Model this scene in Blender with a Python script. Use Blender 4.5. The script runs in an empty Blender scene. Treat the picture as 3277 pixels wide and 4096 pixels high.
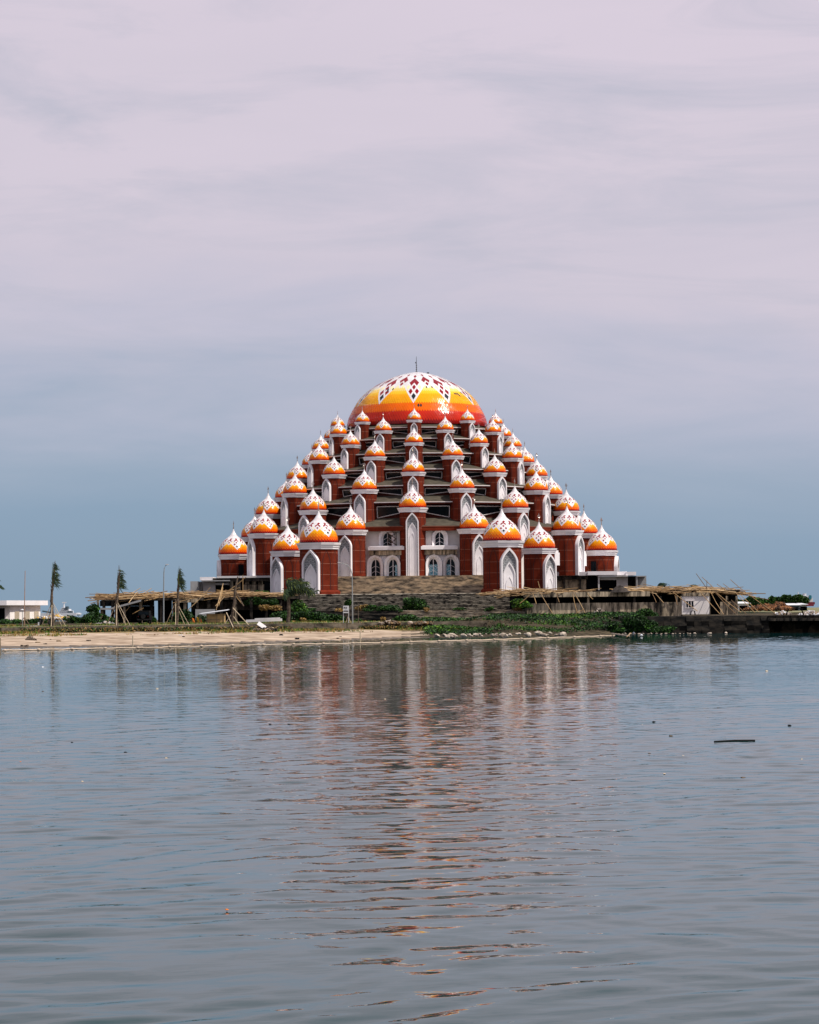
import bpy, math, random
import numpy as np
from mathutils import Vector, Matrix
R = math.radians
rng = random.Random(7)
sc = bpy.context.scene
col = sc.collection

# ------------------------------------------------------------------ camera
CAMH, F, CX, CY = 2.9, 10000.0, 1638.5, 2048.0
PITCH, ROLL = math.atan(394 / F), R(0.55)
fwd = Vector((0, math.cos(PITCH), math.sin(PITCH)))
r0 = Vector((1, 0, 0)); u0 = Vector((0, -math.sin(PITCH), math.cos(PITCH)))
rt = r0 * math.cos(ROLL) - u0 * math.sin(ROLL)
up = u0 * math.cos(ROLL) + r0 * math.sin(ROLL)
cam_d = bpy.data.cameras.new('camera'); cam = bpy.data.objects.new('camera', cam_d); col.objects.link(cam)
cam.matrix_world = Matrix(((rt.x, up.x, -fwd.x, 0), (rt.y, up.y, -fwd.y, 0), (rt.z, up.z, -fwd.z, CAMH), (0, 0, 0, 1)))
cam_d.sensor_fit = 'VERTICAL'; cam_d.sensor_height = 36; cam_d.sensor_width = 28.8
cam_d.lens = F / 4096 * 36; cam_d.clip_start = 1; cam_d.clip_end = 30000
sc.camera = cam

def P(u, v, Y):
    d = fwd + rt * ((u - CX) / F) - up * ((v - CY) / F)
    return Vector((0, 0, CAMH)) + d * (Y / d.y)
def G(u, v, z=0.0):
    d = fwd + rt * ((u - CX) / F) - up * ((v - CY) / F)
    return Vector((0, 0, CAMH)) + d * ((z - CAMH) / d.z)

# ------------------------------------------------------------------ world and sun
SUN_AZ, SUN_EL = R(69), R(55)
w = bpy.data.worlds.new("World"); sc.world = w; w.use_nodes = True
nt = w.node_tree; N = nt.nodes; L = nt.links
for n in list(N): N.remove(n)
out = N.new('ShaderNodeOutputWorld'); bg = N.new('ShaderNodeBackground'); bg.inputs[1].default_value = 0.1
sky = N.new('ShaderNodeTexSky'); sky.sky_type = 'NISHITA'; sky.sun_disc = False
sky.sun_elevation = SUN_EL; sky.sun_rotation = math.pi - SUN_AZ
tc = N.new('ShaderNodeTexCoord')
mp = N.new('ShaderNodeMapping'); mp.inputs['Scale'].default_value = (3.4, 1.0, 19); mp.inputs['Rotation'].default_value = (0, R(-3.5), 0)
mp.inputs['Location'].default_value = (3.1, 0, 1.7)
L.new(tc.outputs['Generated'], mp.inputs['Vector'])
nz = N.new('ShaderNodeTexNoise'); nz.inputs['Scale'].default_value = 1.5; nz.inputs['Detail'].default_value = 6; nz.inputs['Roughness'].default_value = .55
nz.inputs['Distortion'].default_value = .5
L.new(mp.outputs[0], nz.inputs['Vector'])
sep = N.new('ShaderNodeSeparateXYZ'); L.new(tc.outputs['Generated'], sep.inputs[0])
m1 = N.new('ShaderNodeMath'); m1.operation = 'MULTIPLY_ADD'; m1.inputs[1].default_value = .13; m1.inputs[2].default_value = -.065
L.new(nz.outputs['Fac'], m1.inputs[0])
# the cloud base dips and lifts more higher up than at the horizon
m0 = N.new('ShaderNodeMapRange'); m0.inputs['From Min'].default_value = 0.02; m0.inputs['From Max'].default_value = .11
L.new(sep.outputs['Z'], m0.inputs['Value'])
m3 = N.new('ShaderNodeMath'); m3.operation = 'MULTIPLY'; L.new(m1.outputs[0], m3.inputs[0]); L.new(m0.outputs[0], m3.inputs[1])
m2 = N.new('ShaderNodeMath'); m2.operation = 'ADD'; L.new(m3.outputs[0], m2.inputs[0]); L.new(sep.outputs['Z'], m2.inputs[1])
# right side of the cloud bank hangs a little lower
mx = N.new('ShaderNodeMath'); mx.operation = 'MULTIPLY_ADD'; mx.inputs[1].default_value = .06
L.new(sep.outputs['X'], mx.inputs[0]); L.new(m2.outputs[0], mx.inputs[2])
rp = N.new('ShaderNodeValToRGB'); L.new(mx.outputs[0], rp.inputs[0])
stops = [(0.0, (.238, .345, .468)), (.034, (.255, .362, .495)), (.057, (.335, .415, .54)), (.078, (.44, .475, .60)), (.10, (.545, .535, .65)), (.135, (.64, .585, .68)),
         (.18, (.685, .615, .705)), (.25, (.725, .64, .735)), (.5, (.53, .525, .61)), (1, (.43, .455, .56))]
el = rp.color_ramp.elements
while len(el) > 1: el.remove(el[0])
for i, (p, c) in enumerate(stops):
    e = el[0] if i == 0 else el.new(p)
    e.position = p; e.color = (*c, 1)
mp2 = N.new('ShaderNodeMapping'); mp2.inputs['Scale'].default_value = (2.6, 1.0, 13); mp2.inputs['Rotation'].default_value = (0, R(4), 0); mp2.inputs['Location'].default_value = (7.4, 0, .6)
L.new(tc.outputs['Generated'], mp2.inputs['Vector'])
nz2 = N.new('ShaderNodeTexNoise'); nz2.inputs['Scale'].default_value = 2.3; nz2.inputs['Detail'].default_value = 8; nz2.inputs['Roughness'].default_value = .62; nz2.inputs['Distortion'].default_value = .7
L.new(mp2.outputs[0], nz2.inputs['Vector'])
mr2 = N.new('ShaderNodeMapRange'); mr2.inputs['From Min'].default_value = .47; mr2.inputs['From Max'].default_value = .72; mr2.inputs['To Max'].default_value = .75
L.new(nz2.outputs['Fac'], mr2.inputs['Value'])
mr3 = N.new('ShaderNodeMapRange'); mr3.inputs['From Min'].default_value = .06; mr3.inputs['From Max'].default_value = .12; L.new(sep.outputs['Z'], mr3.inputs['Value'])
mm = N.new('ShaderNodeMath'); mm.operation = 'MULTIPLY'; L.new(mr2.outputs[0], mm.inputs[0]); L.new(mr3.outputs[0], mm.inputs[1])
mc = N.new('ShaderNodeMix'); mc.data_type = 'RGBA'; L.new(mm.outputs[0], mc.inputs['Factor']); L.new(rp.outputs[0], mc.inputs['A']); mc.inputs['B'].default_value = (.50, .505, .605, 1)
sm = N.new('ShaderNodeVectorMath'); sm.operation = 'SCALE'; sm.inputs['Scale'].default_value = 10.0
L.new(mc.outputs['Result'], sm.inputs[0])
mix = N.new('ShaderNodeMix'); mix.data_type = 'RGBA'; mix.inputs['Factor'].default_value = .94
L.new(sky.outputs[0], mix.inputs['A']); L.new(sm.outputs[0], mix.inputs['B'])
L.new(mix.outputs['Result'], bg.inputs[0]); L.new(bg.outputs[0], out.inputs[0])

sd = bpy.data.lights.new('sun', 'SUN'); sd.energy = 4.9; sd.angle = R(.8); sd.color = (1, .93, .84)
so = bpy.data.objects.new('sun', sd); col.objects.link(so)
sdir = Vector((math.sin(SUN_AZ) * math.cos(SUN_EL), -math.cos(SUN_AZ) * math.cos(SUN_EL), math.sin(SUN_EL)))
so.rotation_euler = sdir.to_track_quat('Z', 'Y').to_euler(); so.location = (60, 200, 120)
sc.view_settings.view_transform = 'Standard'; sc.view_settings.look = 'None'
sc.view_settings.exposure = 0.0; sc.view_settings.gamma = 1
sc.cycles.max_bounces = 6; sc.cycles.use_denoising = True
sc.cycles.sample_clamp_indirect = 6

# ------------------------------------------------------------------ materials
def mat(name, c, rough=.7, spec=.3, var=.25, vs=1.0, stretch=(1, 1, 1), c2=None, bump=0, metal=0, coat=0, coords='Object', lo=.35, hi=.65, detail=5, nrough=.5):
    m = bpy.data.materials.new(name); m.use_nodes = True
    t = m.node_tree; n = t.nodes; l = t.links; b = n['Principled BSDF']
    b.inputs['Roughness'].default_value = rough; b.inputs['Specular IOR Level'].default_value = spec
    b.inputs['Metallic'].default_value = metal; b.inputs['Coat Weight'].default_value = coat
    if coords == 'World':
        g = n.new('ShaderNodeNewGeometry'); src = g.outputs['Position']
    else:
        g = n.new('ShaderNodeTexCoord'); src = g.outputs['Object']
    mpn = n.new('ShaderNodeMapping'); mpn.inputs['Scale'].default_value = stretch; l.new(src, mpn.inputs[0])
    no = n.new('ShaderNodeTexNoise'); no.inputs['Scale'].default_value = vs; no.inputs['Detail'].default_value = detail; no.inputs['Roughness'].default_value = nrough
    l.new(mpn.outputs[0], no.inputs['Vector'])
    rmp = n.new('ShaderNodeValToRGB'); l.new(no.outputs['Fac'], rmp.inputs[0])
    if c2 is None:
        ca = tuple(x * (1 - var) for x in c); cb = tuple(min(1, x * (1 + var)) for x in c)
    else: ca, cb = c, c2
    rmp.color_ramp.elements[0].position = lo; rmp.color_ramp.elements[1].position = hi
    rmp.color_ramp.elements[0].color = (*ca, 1); rmp.color_ramp.elements[1].color = (*cb, 1)
    l.new(rmp.outputs[0], b.inputs['Base Color'])
    if bump:
        bp = n.new('ShaderNodeBump'); bp.inputs['Strength'].default_value = 1; bp.inputs['Distance'].default_value = bump
        l.new(no.outputs['Fac'], bp.inputs['Height']); l.new(bp.outputs[0], b.inputs['Normal'])
    m['ramp'] = rmp.name
    return m

def math_node(t, op, a, b=None, c=None):
    n = t.nodes.new('ShaderNodeMath'); n.operation = op
    for i, x in enumerate((a, b, c)):
        if x is None: continue
        if isinstance(x, (int, float)): n.inputs[i].default_value = x
        else: t.links.new(x, n.inputs[i])
    return n.outputs[0]

# tower brick: fine courses, pale joint lines every 1.4 m
def brick_mat(name, c):
    m = mat(name, c, rough=.9, spec=.06, var=.16, vs=.9, coords='Object')
    t = m.node_tree; l = t.links; b = t.nodes['Principled BSDF']
    tcn = t.nodes.new('ShaderNodeTexCoord'); s = t.nodes.new('ShaderNodeSeparateXYZ'); l.new(tcn.outputs['Object'], s.inputs[0])
    fr = math_node(t, 'FRACT', math_node(t, 'MULTIPLY', s.outputs['Z'], .72))
    line = math_node(t, 'LESS_THAN', fr, .032)
    br = t.nodes.new('ShaderNodeTexBrick'); br.inputs['Scale'].default_value = 3.2
    br.inputs['Color1'].default_value = (1, 1, 1, 1); br.inputs['Color2'].default_value = (.78, .76, .74, 1); br.inputs['Mortar'].default_value = (.62, .6, .6, 1)
    br.inputs['Mortar Size'].default_value = .03
    cb = t.nodes.new('ShaderNodeCombineXYZ')
    l.new(math_node(t, 'ADD', s.outputs['X'], s.outputs['Y']), cb.inputs[0]); l.new(s.outputs['Z'], cb.inputs[1]); l.new(cb.outputs[0], br.inputs['Vector'])
    src = b.inputs['Base Color'].links[0].from_socket
    mu = t.nodes.new('ShaderNodeMix'); mu.data_type = 'RGBA'; mu.blend_type = 'MULTIPLY'; mu.inputs['Factor'].default_value = 1
    l.new(src, mu.inputs['A']); l.new(br.outputs['Color'], mu.inputs['B'])
    mi = t.nodes.new('ShaderNodeMix'); mi.data_type = 'RGBA'; l.new(math_node(t, 'MULTIPLY', line, .55), mi.inputs['Factor'])
    l.new(mu.outputs['Result'], mi.inputs['A']); mi.inputs['B'].default_value = (.45, .22, .15, 1)
    l.new(mi.outputs['Result'], b.inputs['Base Color'])
    return m
M = {}
M['brick'] = brick_mat('red_brick', (.175, .027, .0125))
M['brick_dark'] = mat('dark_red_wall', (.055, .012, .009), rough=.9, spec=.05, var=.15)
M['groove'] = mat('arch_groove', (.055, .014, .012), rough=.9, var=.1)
M['white'] = mat('white_plaster', (.82, .785, .80), rough=.6, var=.07, vs=.7)
M['cream'] = mat('cream_plaster', (.85, .80, .77), rough=.75, var=.08, vs=.8)
M['white_dirty'] = mat('weathered_white', (.66, .64, .64), rough=.7, c2=(.45, .42, .40), vs=.5, stretch=(1, 1, .4), lo=.5, hi=.8)
M['trim'] = mat('white_trim', (.78, .72, .70), rough=.5, var=.05)
M['glass'] = mat('dark_glass', (.004, .008, .012), rough=.15, spec=.16, var=.3)
M['roof'] = mat('grey_shingle', (.062, .052, .037), rough=.9, var=.28, vs=1.6, stretch=(1, 1, 3))
M['metal'] = mat('finial_metal', (.55, .46, .40), rough=.28, metal=1, var=.1)
M['mast'] = mat('dark_mast', (.06, .06, .07), rough=.5, var=.2)
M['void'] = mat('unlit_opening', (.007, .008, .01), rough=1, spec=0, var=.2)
M['teal_glass'] = mat('blue_etched_glass', (.05, .2, .28), rough=.2, c2=(.35, .55, .62), vs=7, lo=.42, hi=.58, detail=2)
# lattice screen
def lattice_mat():
    m = mat('lattice_screen', (.75, .73, .74), var=.02); t = m.node_tree; l = t.links; b = t.nodes['Principled BSDF']
    tcn = t.nodes.new('ShaderNodeTexCoord'); s = t.nodes.new('ShaderNodeSeparateXYZ'); l.new(tcn.outputs['Object'], s.inputs[0])
    def star(k, off):
        X = math_node(t, 'SUBTRACT', math_node(t, 'FRACT', math_node(t, 'MULTIPLY_ADD', s.outputs['X'], k, off)), .5)
        Z = math_node(t, 'SUBTRACT', math_node(t, 'FRACT', math_node(t, 'MULTIPLY_ADD', s.outputs['Z'], k * .82, off)), .5)
        return math_node(t, 'SQRT', math_node(t, 'ADD', math_node(t, 'MULTIPLY', X, X), math_node(t, 'MULTIPLY', Z, Z)))
    d1 = star(1.9, 0.0); d2 = star(1.9, .5)
    dm = math_node(t, 'MINIMUM', d1, d2)
    rr = t.nodes.new('ShaderNodeValToRGB'); rr.color_ramp.interpolation = 'CONSTANT'; l.new(dm, rr.inputs[0])
    e = rr.color_ramp.elements
    e[0].position = 0; e[0].color = (.74, .72, .73, 1); e[1].position = .07; e[1].color = (.012, .02, .028, 1)
    for p, c in ((.22, (.74, .72, .73)), (.275, (.02, .05, .06)), (.345, (.7, .68, .68)), (.39, (.012, .02, .03))):
        x = e.new(p); x.color = (*c, 1)
    l.new(rr.outputs[0], b.inputs['Base Color'])
    return m
M['lattice'] = lattice_mat()
# roof tiles of the domes
TILE = dict(maroon=(.10, .006, .007), deep=(.22, .007, .007), red=(.50, .020, .006), orange=(.80, .125, .001), tangerine=(.85, .235, .002), amber=(.89, .37, .003), gold=(.91, .50, .02),
            yellow=(.90, .62, .17), pale=(.88, .76, .42), white=(.73, .69, .70), blush=(.70, .60, .62), black=(.02, .024, .03), figure=(.25, .003, .007))
TN = list(TILE)
def tile_mat(k):
    c = TILE[k]
    m = mat('tile_' + k, c, rough=.22, spec=.22, var=.12, vs=3.5, coat=.0)
    return m
TM = [tile_mat(k) for k in TN]
# concretes and ground
def stained(name, base, dark, vs, stretch, lo, hi, world=True):
    return mat(name, dark, rough=.95, spec=.1, c2=base, vs=vs, stretch=stretch, lo=lo, hi=hi, coords='World' if world else 'Object', detail=12, bump=.03, nrough=.68)
M['stair'] = stained('mildewed_stair_concrete', (.50, .41, .30), (.035, .03, .026), 2.2, (.32, .4, 1.6), .40, .62)
M['plinth'] = stained('patchy_plinth_concrete', (.56, .45, .32), (.05, .043, .036), 2.0, (.45, .5, 1.6), .36, .60)
M['stair_dark'] = stained('black_mildewed_concrete', (.22, .18, .135), (.010, .011, .011), 2.2, (.25, .4, 1.4), .46, .72)
M['stair_edge'] = stained('worn_stair_nosing', (.62, .55, .44), (.02, .02, .02), 1.6, (.7, .4, 2.5), .40, .58)
M['conc'] = stained('streaked_concrete', (.68, .55, .385), (.03, .026, .022), 2.4, (1.1, 1.1, .16), .38, .64)
M['conc_dark'] = stained('black_stained_concrete', (.16, .13, .10), (.012, .012, .012), 1.6, (.8, .8, .3), .42, .75)
M['conc_grey'] = mat('grey_concrete', (.33, .33, .33), var=.12, vs=1.1, rough=.9)
M['conc_low'] = stained('low_wall_concrete', (.20, .165, .125), (.02, .018, .014), 1.4, (.4, .5, 1.0), .36, .68)
M['sand'] = mat('pale_sand', (.24, .175, .125), rough=1, spec=.05, c2=(.50, .395, .30), vs=.8, stretch=(.6, .6, .6), coords='World', bump=.05, detail=9)
M['dirt'] = mat('brown_dirt', (.022, .02, .014), rough=1, spec=.05, c2=(.09, .07, .045), vs=.9, coords='World', bump=.05)
M['straw_soil'] = mat('straw_soil', (.10, .08, .03), rough=1, spec=.05, c2=(.34, .25, .13), vs=1.3, coords='World', bump=.05, detail=9)
M['wet_sand'] = mat('wet_sand', (.075, .06, .048), rough=.7, spec=.2, c2=(.17, .135, .105), vs=.9, coords='World', detail=7)
M['bamboo'] = [mat('bamboo_' + n, c, rough=.55, var=.22, vs=1.2) for n, c in (('tan', (.36, .225, .10)), ('brown', (.20, .115, .05)), ('pale', (.50, .34, .175)))]
M['wood'] = mat('grey_wood', (.27, .20, .13), var=.3, vs=3, rough=.9)
M['palewood'] = mat('pale_wood', (.52, .42, .29), var=.2, vs=3, rough=.8)
M['bark'] = mat('palm_bark', (.10, .075, .055), var=.45, vs=3, stretch=(1, 1, 3), rough=.95)
def leaf_mat(name, c, var=.35):
    m = mat(name, c, rough=.6, spec=.25, var=var, vs=.9)
    m.node_tree.nodes['Principled BSDF'].inputs['Transmission Weight'].default_value = 0
    return m
M['leaf'] = [leaf_mat('leaf_deep', (.011, .036, .007)), leaf_mat('leaf_mid', (.030, .092, .009)), leaf_mat('leaf_light', (.095, .19, .014))]
M['frond'] = [leaf_mat('frond_dark', (.022, .045, .022)), leaf_mat('frond_light', (.085, .115, .022))]
M['dry'] = [leaf_mat('dry_straw', (.30, .20, .055)), leaf_mat('dry_brown', (.17, .10, .04))]
M['rock'] = mat('pale_rock', (.16, .125, .095), rough=.95, c2=(.56, .47, .385), vs=1.6, coords='World', bump=.08)
M['pipe'] = mat('boom_pipe', (.50, .39, .29), var=.12, rough=.6)
M['dark'] = mat('dark_paint', (.005, .006, .007), var=.3, rough=.75, spec=.12)
M['rubber'] = mat('rubber', (.012, .012, .012), rough=.9)
M['steel'] = mat('galvanised_steel', (.30, .32, .32), rough=.45, metal=.3, var=.1)
M['ply'] = mat('plywood', (.50, .33, .14), var=.25, vs=1.3, rough=.85)
M['orange'] = mat('orange_cloth', (.62, .17, .03), var=.2, rough=.9)
M['rust'] = [mat('rust_' + n, c, var=.35, vs=1.5, rough=.95) for n, c in (('a', (.13, .05, .02)), ('b', (.24, .11, .045)), ('c', (.04, .022, .014)))]
M['shipred'] = mat('ship_red', (.16, .018, .032), var=.12); M['shipteal'] = mat('ship_teal', (.02, .16, .22), var=.1)
M['shipwhite'] = mat('ship_white', (.62, .63, .66), var=.08); M['shipdark'] = mat('ship_dark', (.05, .08, .10), var=.1)
M['yellow'] = mat('yellow_paint', (.6, .36, .03), var=.15)
M['junk'] = mat('mixed_debris', (.09, .075, .06), rough=.95, c2=(.55, .47, .42), vs=2.2, coords='World')
M['heap'] = mat('dark_soil', (.02, .016, .014), c2=(.055, .044, .038), rough=1, vs=2)
M['sign_ink'] = mat('sign_ink', (.02, .022, .025), var=.1)

# ------------------------------------------------------------------ mesh helpers
class MB:
    def __init__(s): s.v = []; s.f = []; s.m = []
    def quad(s, *pts, m=0):
        k = len(s.v); s.v += [tuple(p) for p in pts]; s.f.append(tuple(range(k, k + len(pts)))); s.m.append(m)
    def box(s, c, d, rz=0, m=0, rot=None):
        Mx = rot if rot is not None else Matrix.Rotation(rz, 3, 'Z')
        k = len(s.v); c = Vector(c)
        for x in (-.5, .5):
            for y in (-.5, .5):
                for z in (-.5, .5): s.v.append(tuple(c + Mx @ Vector((x * d[0], y * d[1], z * d[2]))))
        for a in ((0, 1, 3, 2), (4, 6, 7, 5), (0, 4, 5, 1), (2, 3, 7, 6), (0, 2, 6, 4), (1, 5, 7, 3)):
            s.f.append(tuple(k + i for i in a)); s.m.append(m)
    def bb(s, a, b, m=0):
        s.box([(a[i] + b[i]) / 2 for i in range(3)], [abs(b[i] - a[i]) for i in range(3)], m=m)
    def tube(s, pts, rad, n=6, m=0, cap=True):
        pts = [Vector(p) for p in pts]
        if not isinstance(rad, (list, tuple)): rad = [rad] * len(pts)
        k0 = len(s.v)
        for i, p in enumerate(pts):
            t = (pts[min(i + 1, len(pts) - 1)] - pts[max(i - 1, 0)]).normalized()
            a = Vector((0, 0, 1)) if abs(t.z) < .9 else Vector((1, 0, 0))
            x = t.cross(a).normalized(); y = t.cross(x)
            for j in range(n):
                th = 2 * math.pi * j / n
                s.v.append(tuple(p + (x * math.cos(th) + y * math.sin(th)) * rad[i]))
        for i in range(len(pts) - 1):
            for j in range(n):
                a = k0 + i * n + j; b = k0 + i * n + (j + 1) % n
                s.f.append((a, b, b + n, a + n)); s.m.append(m)
        if cap:
            s.f.append(tuple(k0 + j for j in range(n))[::-1]); s.m.append(m)
            e = k0 + (len(pts) - 1) * n
            s.f.append(tuple(e + j for j in range(n))); s.m.append(m)
    def rings(s, prof, angs, m=0, closed=True, top=True, bot=True):
        """prof: list of (radius, z); angs: vertex angles measured from -Y"""
        n = len(angs); k0 = len(s.v)
        for r, z in prof:
            for a in angs: s.v.append((r * math.sin(a), -r * math.cos(a), z))
        for i in range(len(prof) - 1):
            for j in range(n if closed else n - 1):
                a = k0 + i * n + j; b = k0 + i * n + (j + 1) % n
                s.f.append((a, b, b + n, a + n)); s.m.append(m)
        if bot: s.f.append(tuple(k0 + j for j in range(n))[::-1]); s.m.append(m)
        if top:
            e = k0 + (len(prof) - 1) * n; s.f.append(tuple(e + j for j in range(n))); s.m.append(m)
    def leaves(s, c, rad, n, size, rg, mats=(0,), shell=.5, asp=.5, low=-1.0):
        c = Vector(c)
        for _ in range(n):
            while True:
                d = Vector((rg.uniform(-1, 1), rg.uniform(-1, 1), rg.uniform(low, 1)))
                if .05 < d.length <= 1: break
            d = d.normalized() * (d.length ** shell)
            p = c + Vector((d.x * rad[0], d.y * rad[1], d.z * rad[2]))
            sz = size * rg.uniform(.6, 1.4)
            a = Vector((rg.gauss(0, 1), rg.gauss(0, 1), rg.gauss(0, .7))).normalized()
            b = a.cross(Vector((rg.gauss(0, 1), rg.gauss(0, 1), rg.gauss(0, 1)))).normalized() * asp
            s.quad(p - a * sz * .5, p + b * sz * .5, p + a * sz * .5, p - b * sz * .5, m=rg.choice(mats))
    def mesh(s, name, mats):
        me = bpy.data.meshes.new(name); me.from_pydata(s.v, [], s.f)
        for x in (mats if isinstance(mats, list) else [mats]): me.materials.append(x)
        me.polygons.foreach_set('material_index', s.m); me.update()
        return me
    def build(s, name, mats, parent=None, loc=None, smooth=False):
        me = s.mesh(name, mats)
        if smooth: me.polygons.foreach_set('use_smooth', [True] * len(me.polygons))
        o = bpy.data.objects.new(name, me); col.objects.link(o)
        if parent: o.parent = parent
        if loc is not None: o.location = loc
        return o
def link(name, me, parent=None, loc=(0, 0, 0), rz=0, sc_=1):
    o = bpy.data.objects.new(name, me); col.objects.link(o); o.parent = parent
    o.location = loc; o.rotation_euler = (0, 0, rz); o.scale = (sc_,) * 3
    return o
def empty(name, loc=(0, 0, 0), rz=0):
    o = bpy.data.objects.new(name, None); col.objects.link(o); o.location = loc; o.rotation_euler = (0, 0, rz); o.empty_display_size = .5
    return o
def tag(o, label=None, cat=None, group=None, kind=None):
    if label: o['label'] = label
    if cat: o['category'] = cat
    if group: o['group'] = group
    if kind: o['kind'] = kind
    return o
def copy_tree(o, parent=None):
    c = o.copy(); col.objects.link(c); c.parent = parent
    for ch in list(o.children): copy_tree(ch, c)
    return c
def interp(xs, ys, x):
    if x <= xs[0]: return ys[0]
    for i in range(len(xs) - 1):
        if x <= xs[i + 1]:
            t = (x - xs[i]) / (xs[i + 1] - xs[i]); return ys[i] * (1 - t) + ys[i + 1] * t
    return ys[-1]
def from_world(mb, o):      # shift a mesh built in world space to its object's base
    L0 = o
    mb.v = [(x - L0[0], y - L0[1], z - L0[2]) for x, y, z in mb.v]; return mb

# ------------------------------------------------------------------ water
WAVE_SLOPE, SHORE_FADE = .042, 300
mw = bpy.data.materials.new('sea_water'); mw.use_nodes = True
t = mw.node_tree; b = t.nodes['Principled BSDF']; l = t.links
b.inputs['Base Color'].default_value = (.004, .034, .036, 1); b.inputs['Roughness'].default_value = .015
b.inputs['IOR'].default_value = 1.19; b.inputs['Specular IOR Level'].default_value = .5
g = t.nodes.new('ShaderNodeNewGeometry')
def wave(along, across, rot, detail, dist, off=0.0):
    # noise drawn out along crests that run at angle rot to the x axis
    m1_ = t.nodes.new('ShaderNodeMapping'); m1_.inputs['Rotation'].default_value = (0, 0, -rot); l.new(g.outputs['Position'], m1_.inputs[0])
    m2_ = t.nodes.new('ShaderNodeMapping'); m2_.inputs['Scale'].default_value = (along, across, 1); m2_.inputs['Location'].default_value = (off, off * .7, 0); l.new(m1_.outputs[0], m2_.inputs[0])
    no = t.nodes.new('ShaderNodeTexNoise'); no.inputs['Scale'].default_value = 1; no.inputs['Detail'].default_value = detail; no.inputs['Distortion'].default_value = dist
    no.inputs['Roughness'].default_value = .45
    l.new(m2_.outputs[0], no.inputs['Vector']); return no.outputs['Fac']
hB = wave(3.0, 5.5, R(20), 1.5, .3, 5)
bp = t.nodes.new('ShaderNodeBump'); bp.inputs['Strength'].default_value = 1; bp.inputs['Distance'].default_value = 1
l.new(math_node(t, 'MULTIPLY', hB, .003), bp.inputs['Height']); l.new(bp.outputs[0], b.inputs['Normal'])
# real ripples: a sum of many small wave trains, calmer and rougher in patches
NC = 620; WSL, W0 = .20, 13.0
yv = [8.0]
while yv[-1] < 300: yv.append(yv[-1] + .052 + .00085 * yv[-1])
yv = np.array(yv); cv = np.linspace(-1, 1, NC)
Y2 = np.repeat(yv[:, None], NC, 1); X2 = (Y2 * WSL + W0) * cv[None, :]
nrg = np.random.RandomState(12)
def lowf(fx, fy, n=7):
    z = np.zeros_like(X2)
    for _ in range(n):
        a = nrg.uniform(.5, 1.6); z += np.sin(fx * a * X2 + fy * nrg.uniform(.5, 1.6) * Y2 * nrg.choice((-1, 1)) + nrg.uniform(0, 6.28))
    return z / math.sqrt(n)
wx_ = X2 + .5 * lowf(.5, .35); wy_ = Y2 + .5 * lowf(.35, .5)
Z2 = np.zeros_like(X2)
for k_ in range(70):
    lam = math.exp(nrg.uniform(math.log(.27), math.log(2.0)))
    ang = R(nrg.normal(28, 24)) if k_ % 3 else R(nrg.normal(-8, 34))
    kk = 2 * math.pi / lam
    slope = WAVE_SLOPE * (1.2 if .5 < lam < 1.2 else .85) / math.sqrt(35)
    ph = kk * (-math.sin(ang) * wx_ + math.cos(ang) * wy_) + nrg.uniform(0, 6.28)
    Z2 += slope / kk * np.cos(ph)
amp = np.clip(1 + .33 * lowf(.045, .10), .45, 1.6)
Z2 *= amp
sh_ = np.interp(Y2, [8, 18, 35, 60, 100, 160, 320], [1.5, 1.4, 1.05, .72, .55, .58, .75]); Z2 *= sh_
co = np.stack([X2, Y2, Z2 + .0], -1).reshape(-1, 3).astype(np.float32)
nr_ = len(yv); idx = np.arange(nr_ * NC).reshape(nr_, NC)
q = np.stack([idx[:-1, :-1], idx[:-1, 1:], idx[1:, 1:], idx[1:, :-1]], -1).reshape(-1, 4)
wme = bpy.data.meshes.new('water'); wme.vertices.add(len(co)); wme.vertices.foreach_set('co', co.ravel())
wme.loops.add(q.size); wme.loops.foreach_set('vertex_index', q.ravel().astype(np.int32))
wme.polygons.add(len(q)); wme.polygons.foreach_set('loop_start', np.arange(0, q.size, 4, dtype=np.int32)); wme.polygons.foreach_set('loop_total', np.full(len(q), 4, dtype=np.int32))
wme.polygons.foreach_set('use_smooth', np.ones(len(q), dtype=bool)); wme.materials.append(mw); wme.update(); wme.validate()
wo = bpy.data.objects.new('water', wme); col.objects.link(wo); tag(wo, kind='structure')
wm = MB(); e0, e1 = 8.0, float(yv[-1]); W_ = 9000; x0_, x1_ = WSL * e0 + W0, WSL * e1 + W0
for pts_ in (((-W_, -60), (W_, -60), (W_, e0), (-W_, e0)), ((-W_, e1), (W_, e1), (W_, 24000), (-W_, 24000)),
             ((-W_, e0), (-x0_, e0), (-x1_, e1), (-W_, e1)), ((x0_, e0), (W_, e0), (W_, e1), (x1_, e1))):
    wm.quad(*[(p[0], p[1], 0) for p in pts_])
mw2 = mw.copy(); mw2.name = 'open_water'; t = mw2.node_tree; l = t.links; g = next(n for n in t.nodes if n.type == 'NEW_GEOMETRY')
hA = wave(.9, 1.7, R(28), 1.2, .4)
bp2 = next(n for n in t.nodes if n.type == 'BUMP'); l.new(math_node(t, 'MULTIPLY_ADD', hA, .05, 0.0), bp2.inputs['Height'])
tag(wm.build('open_water', mw2), kind='structure')

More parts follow.
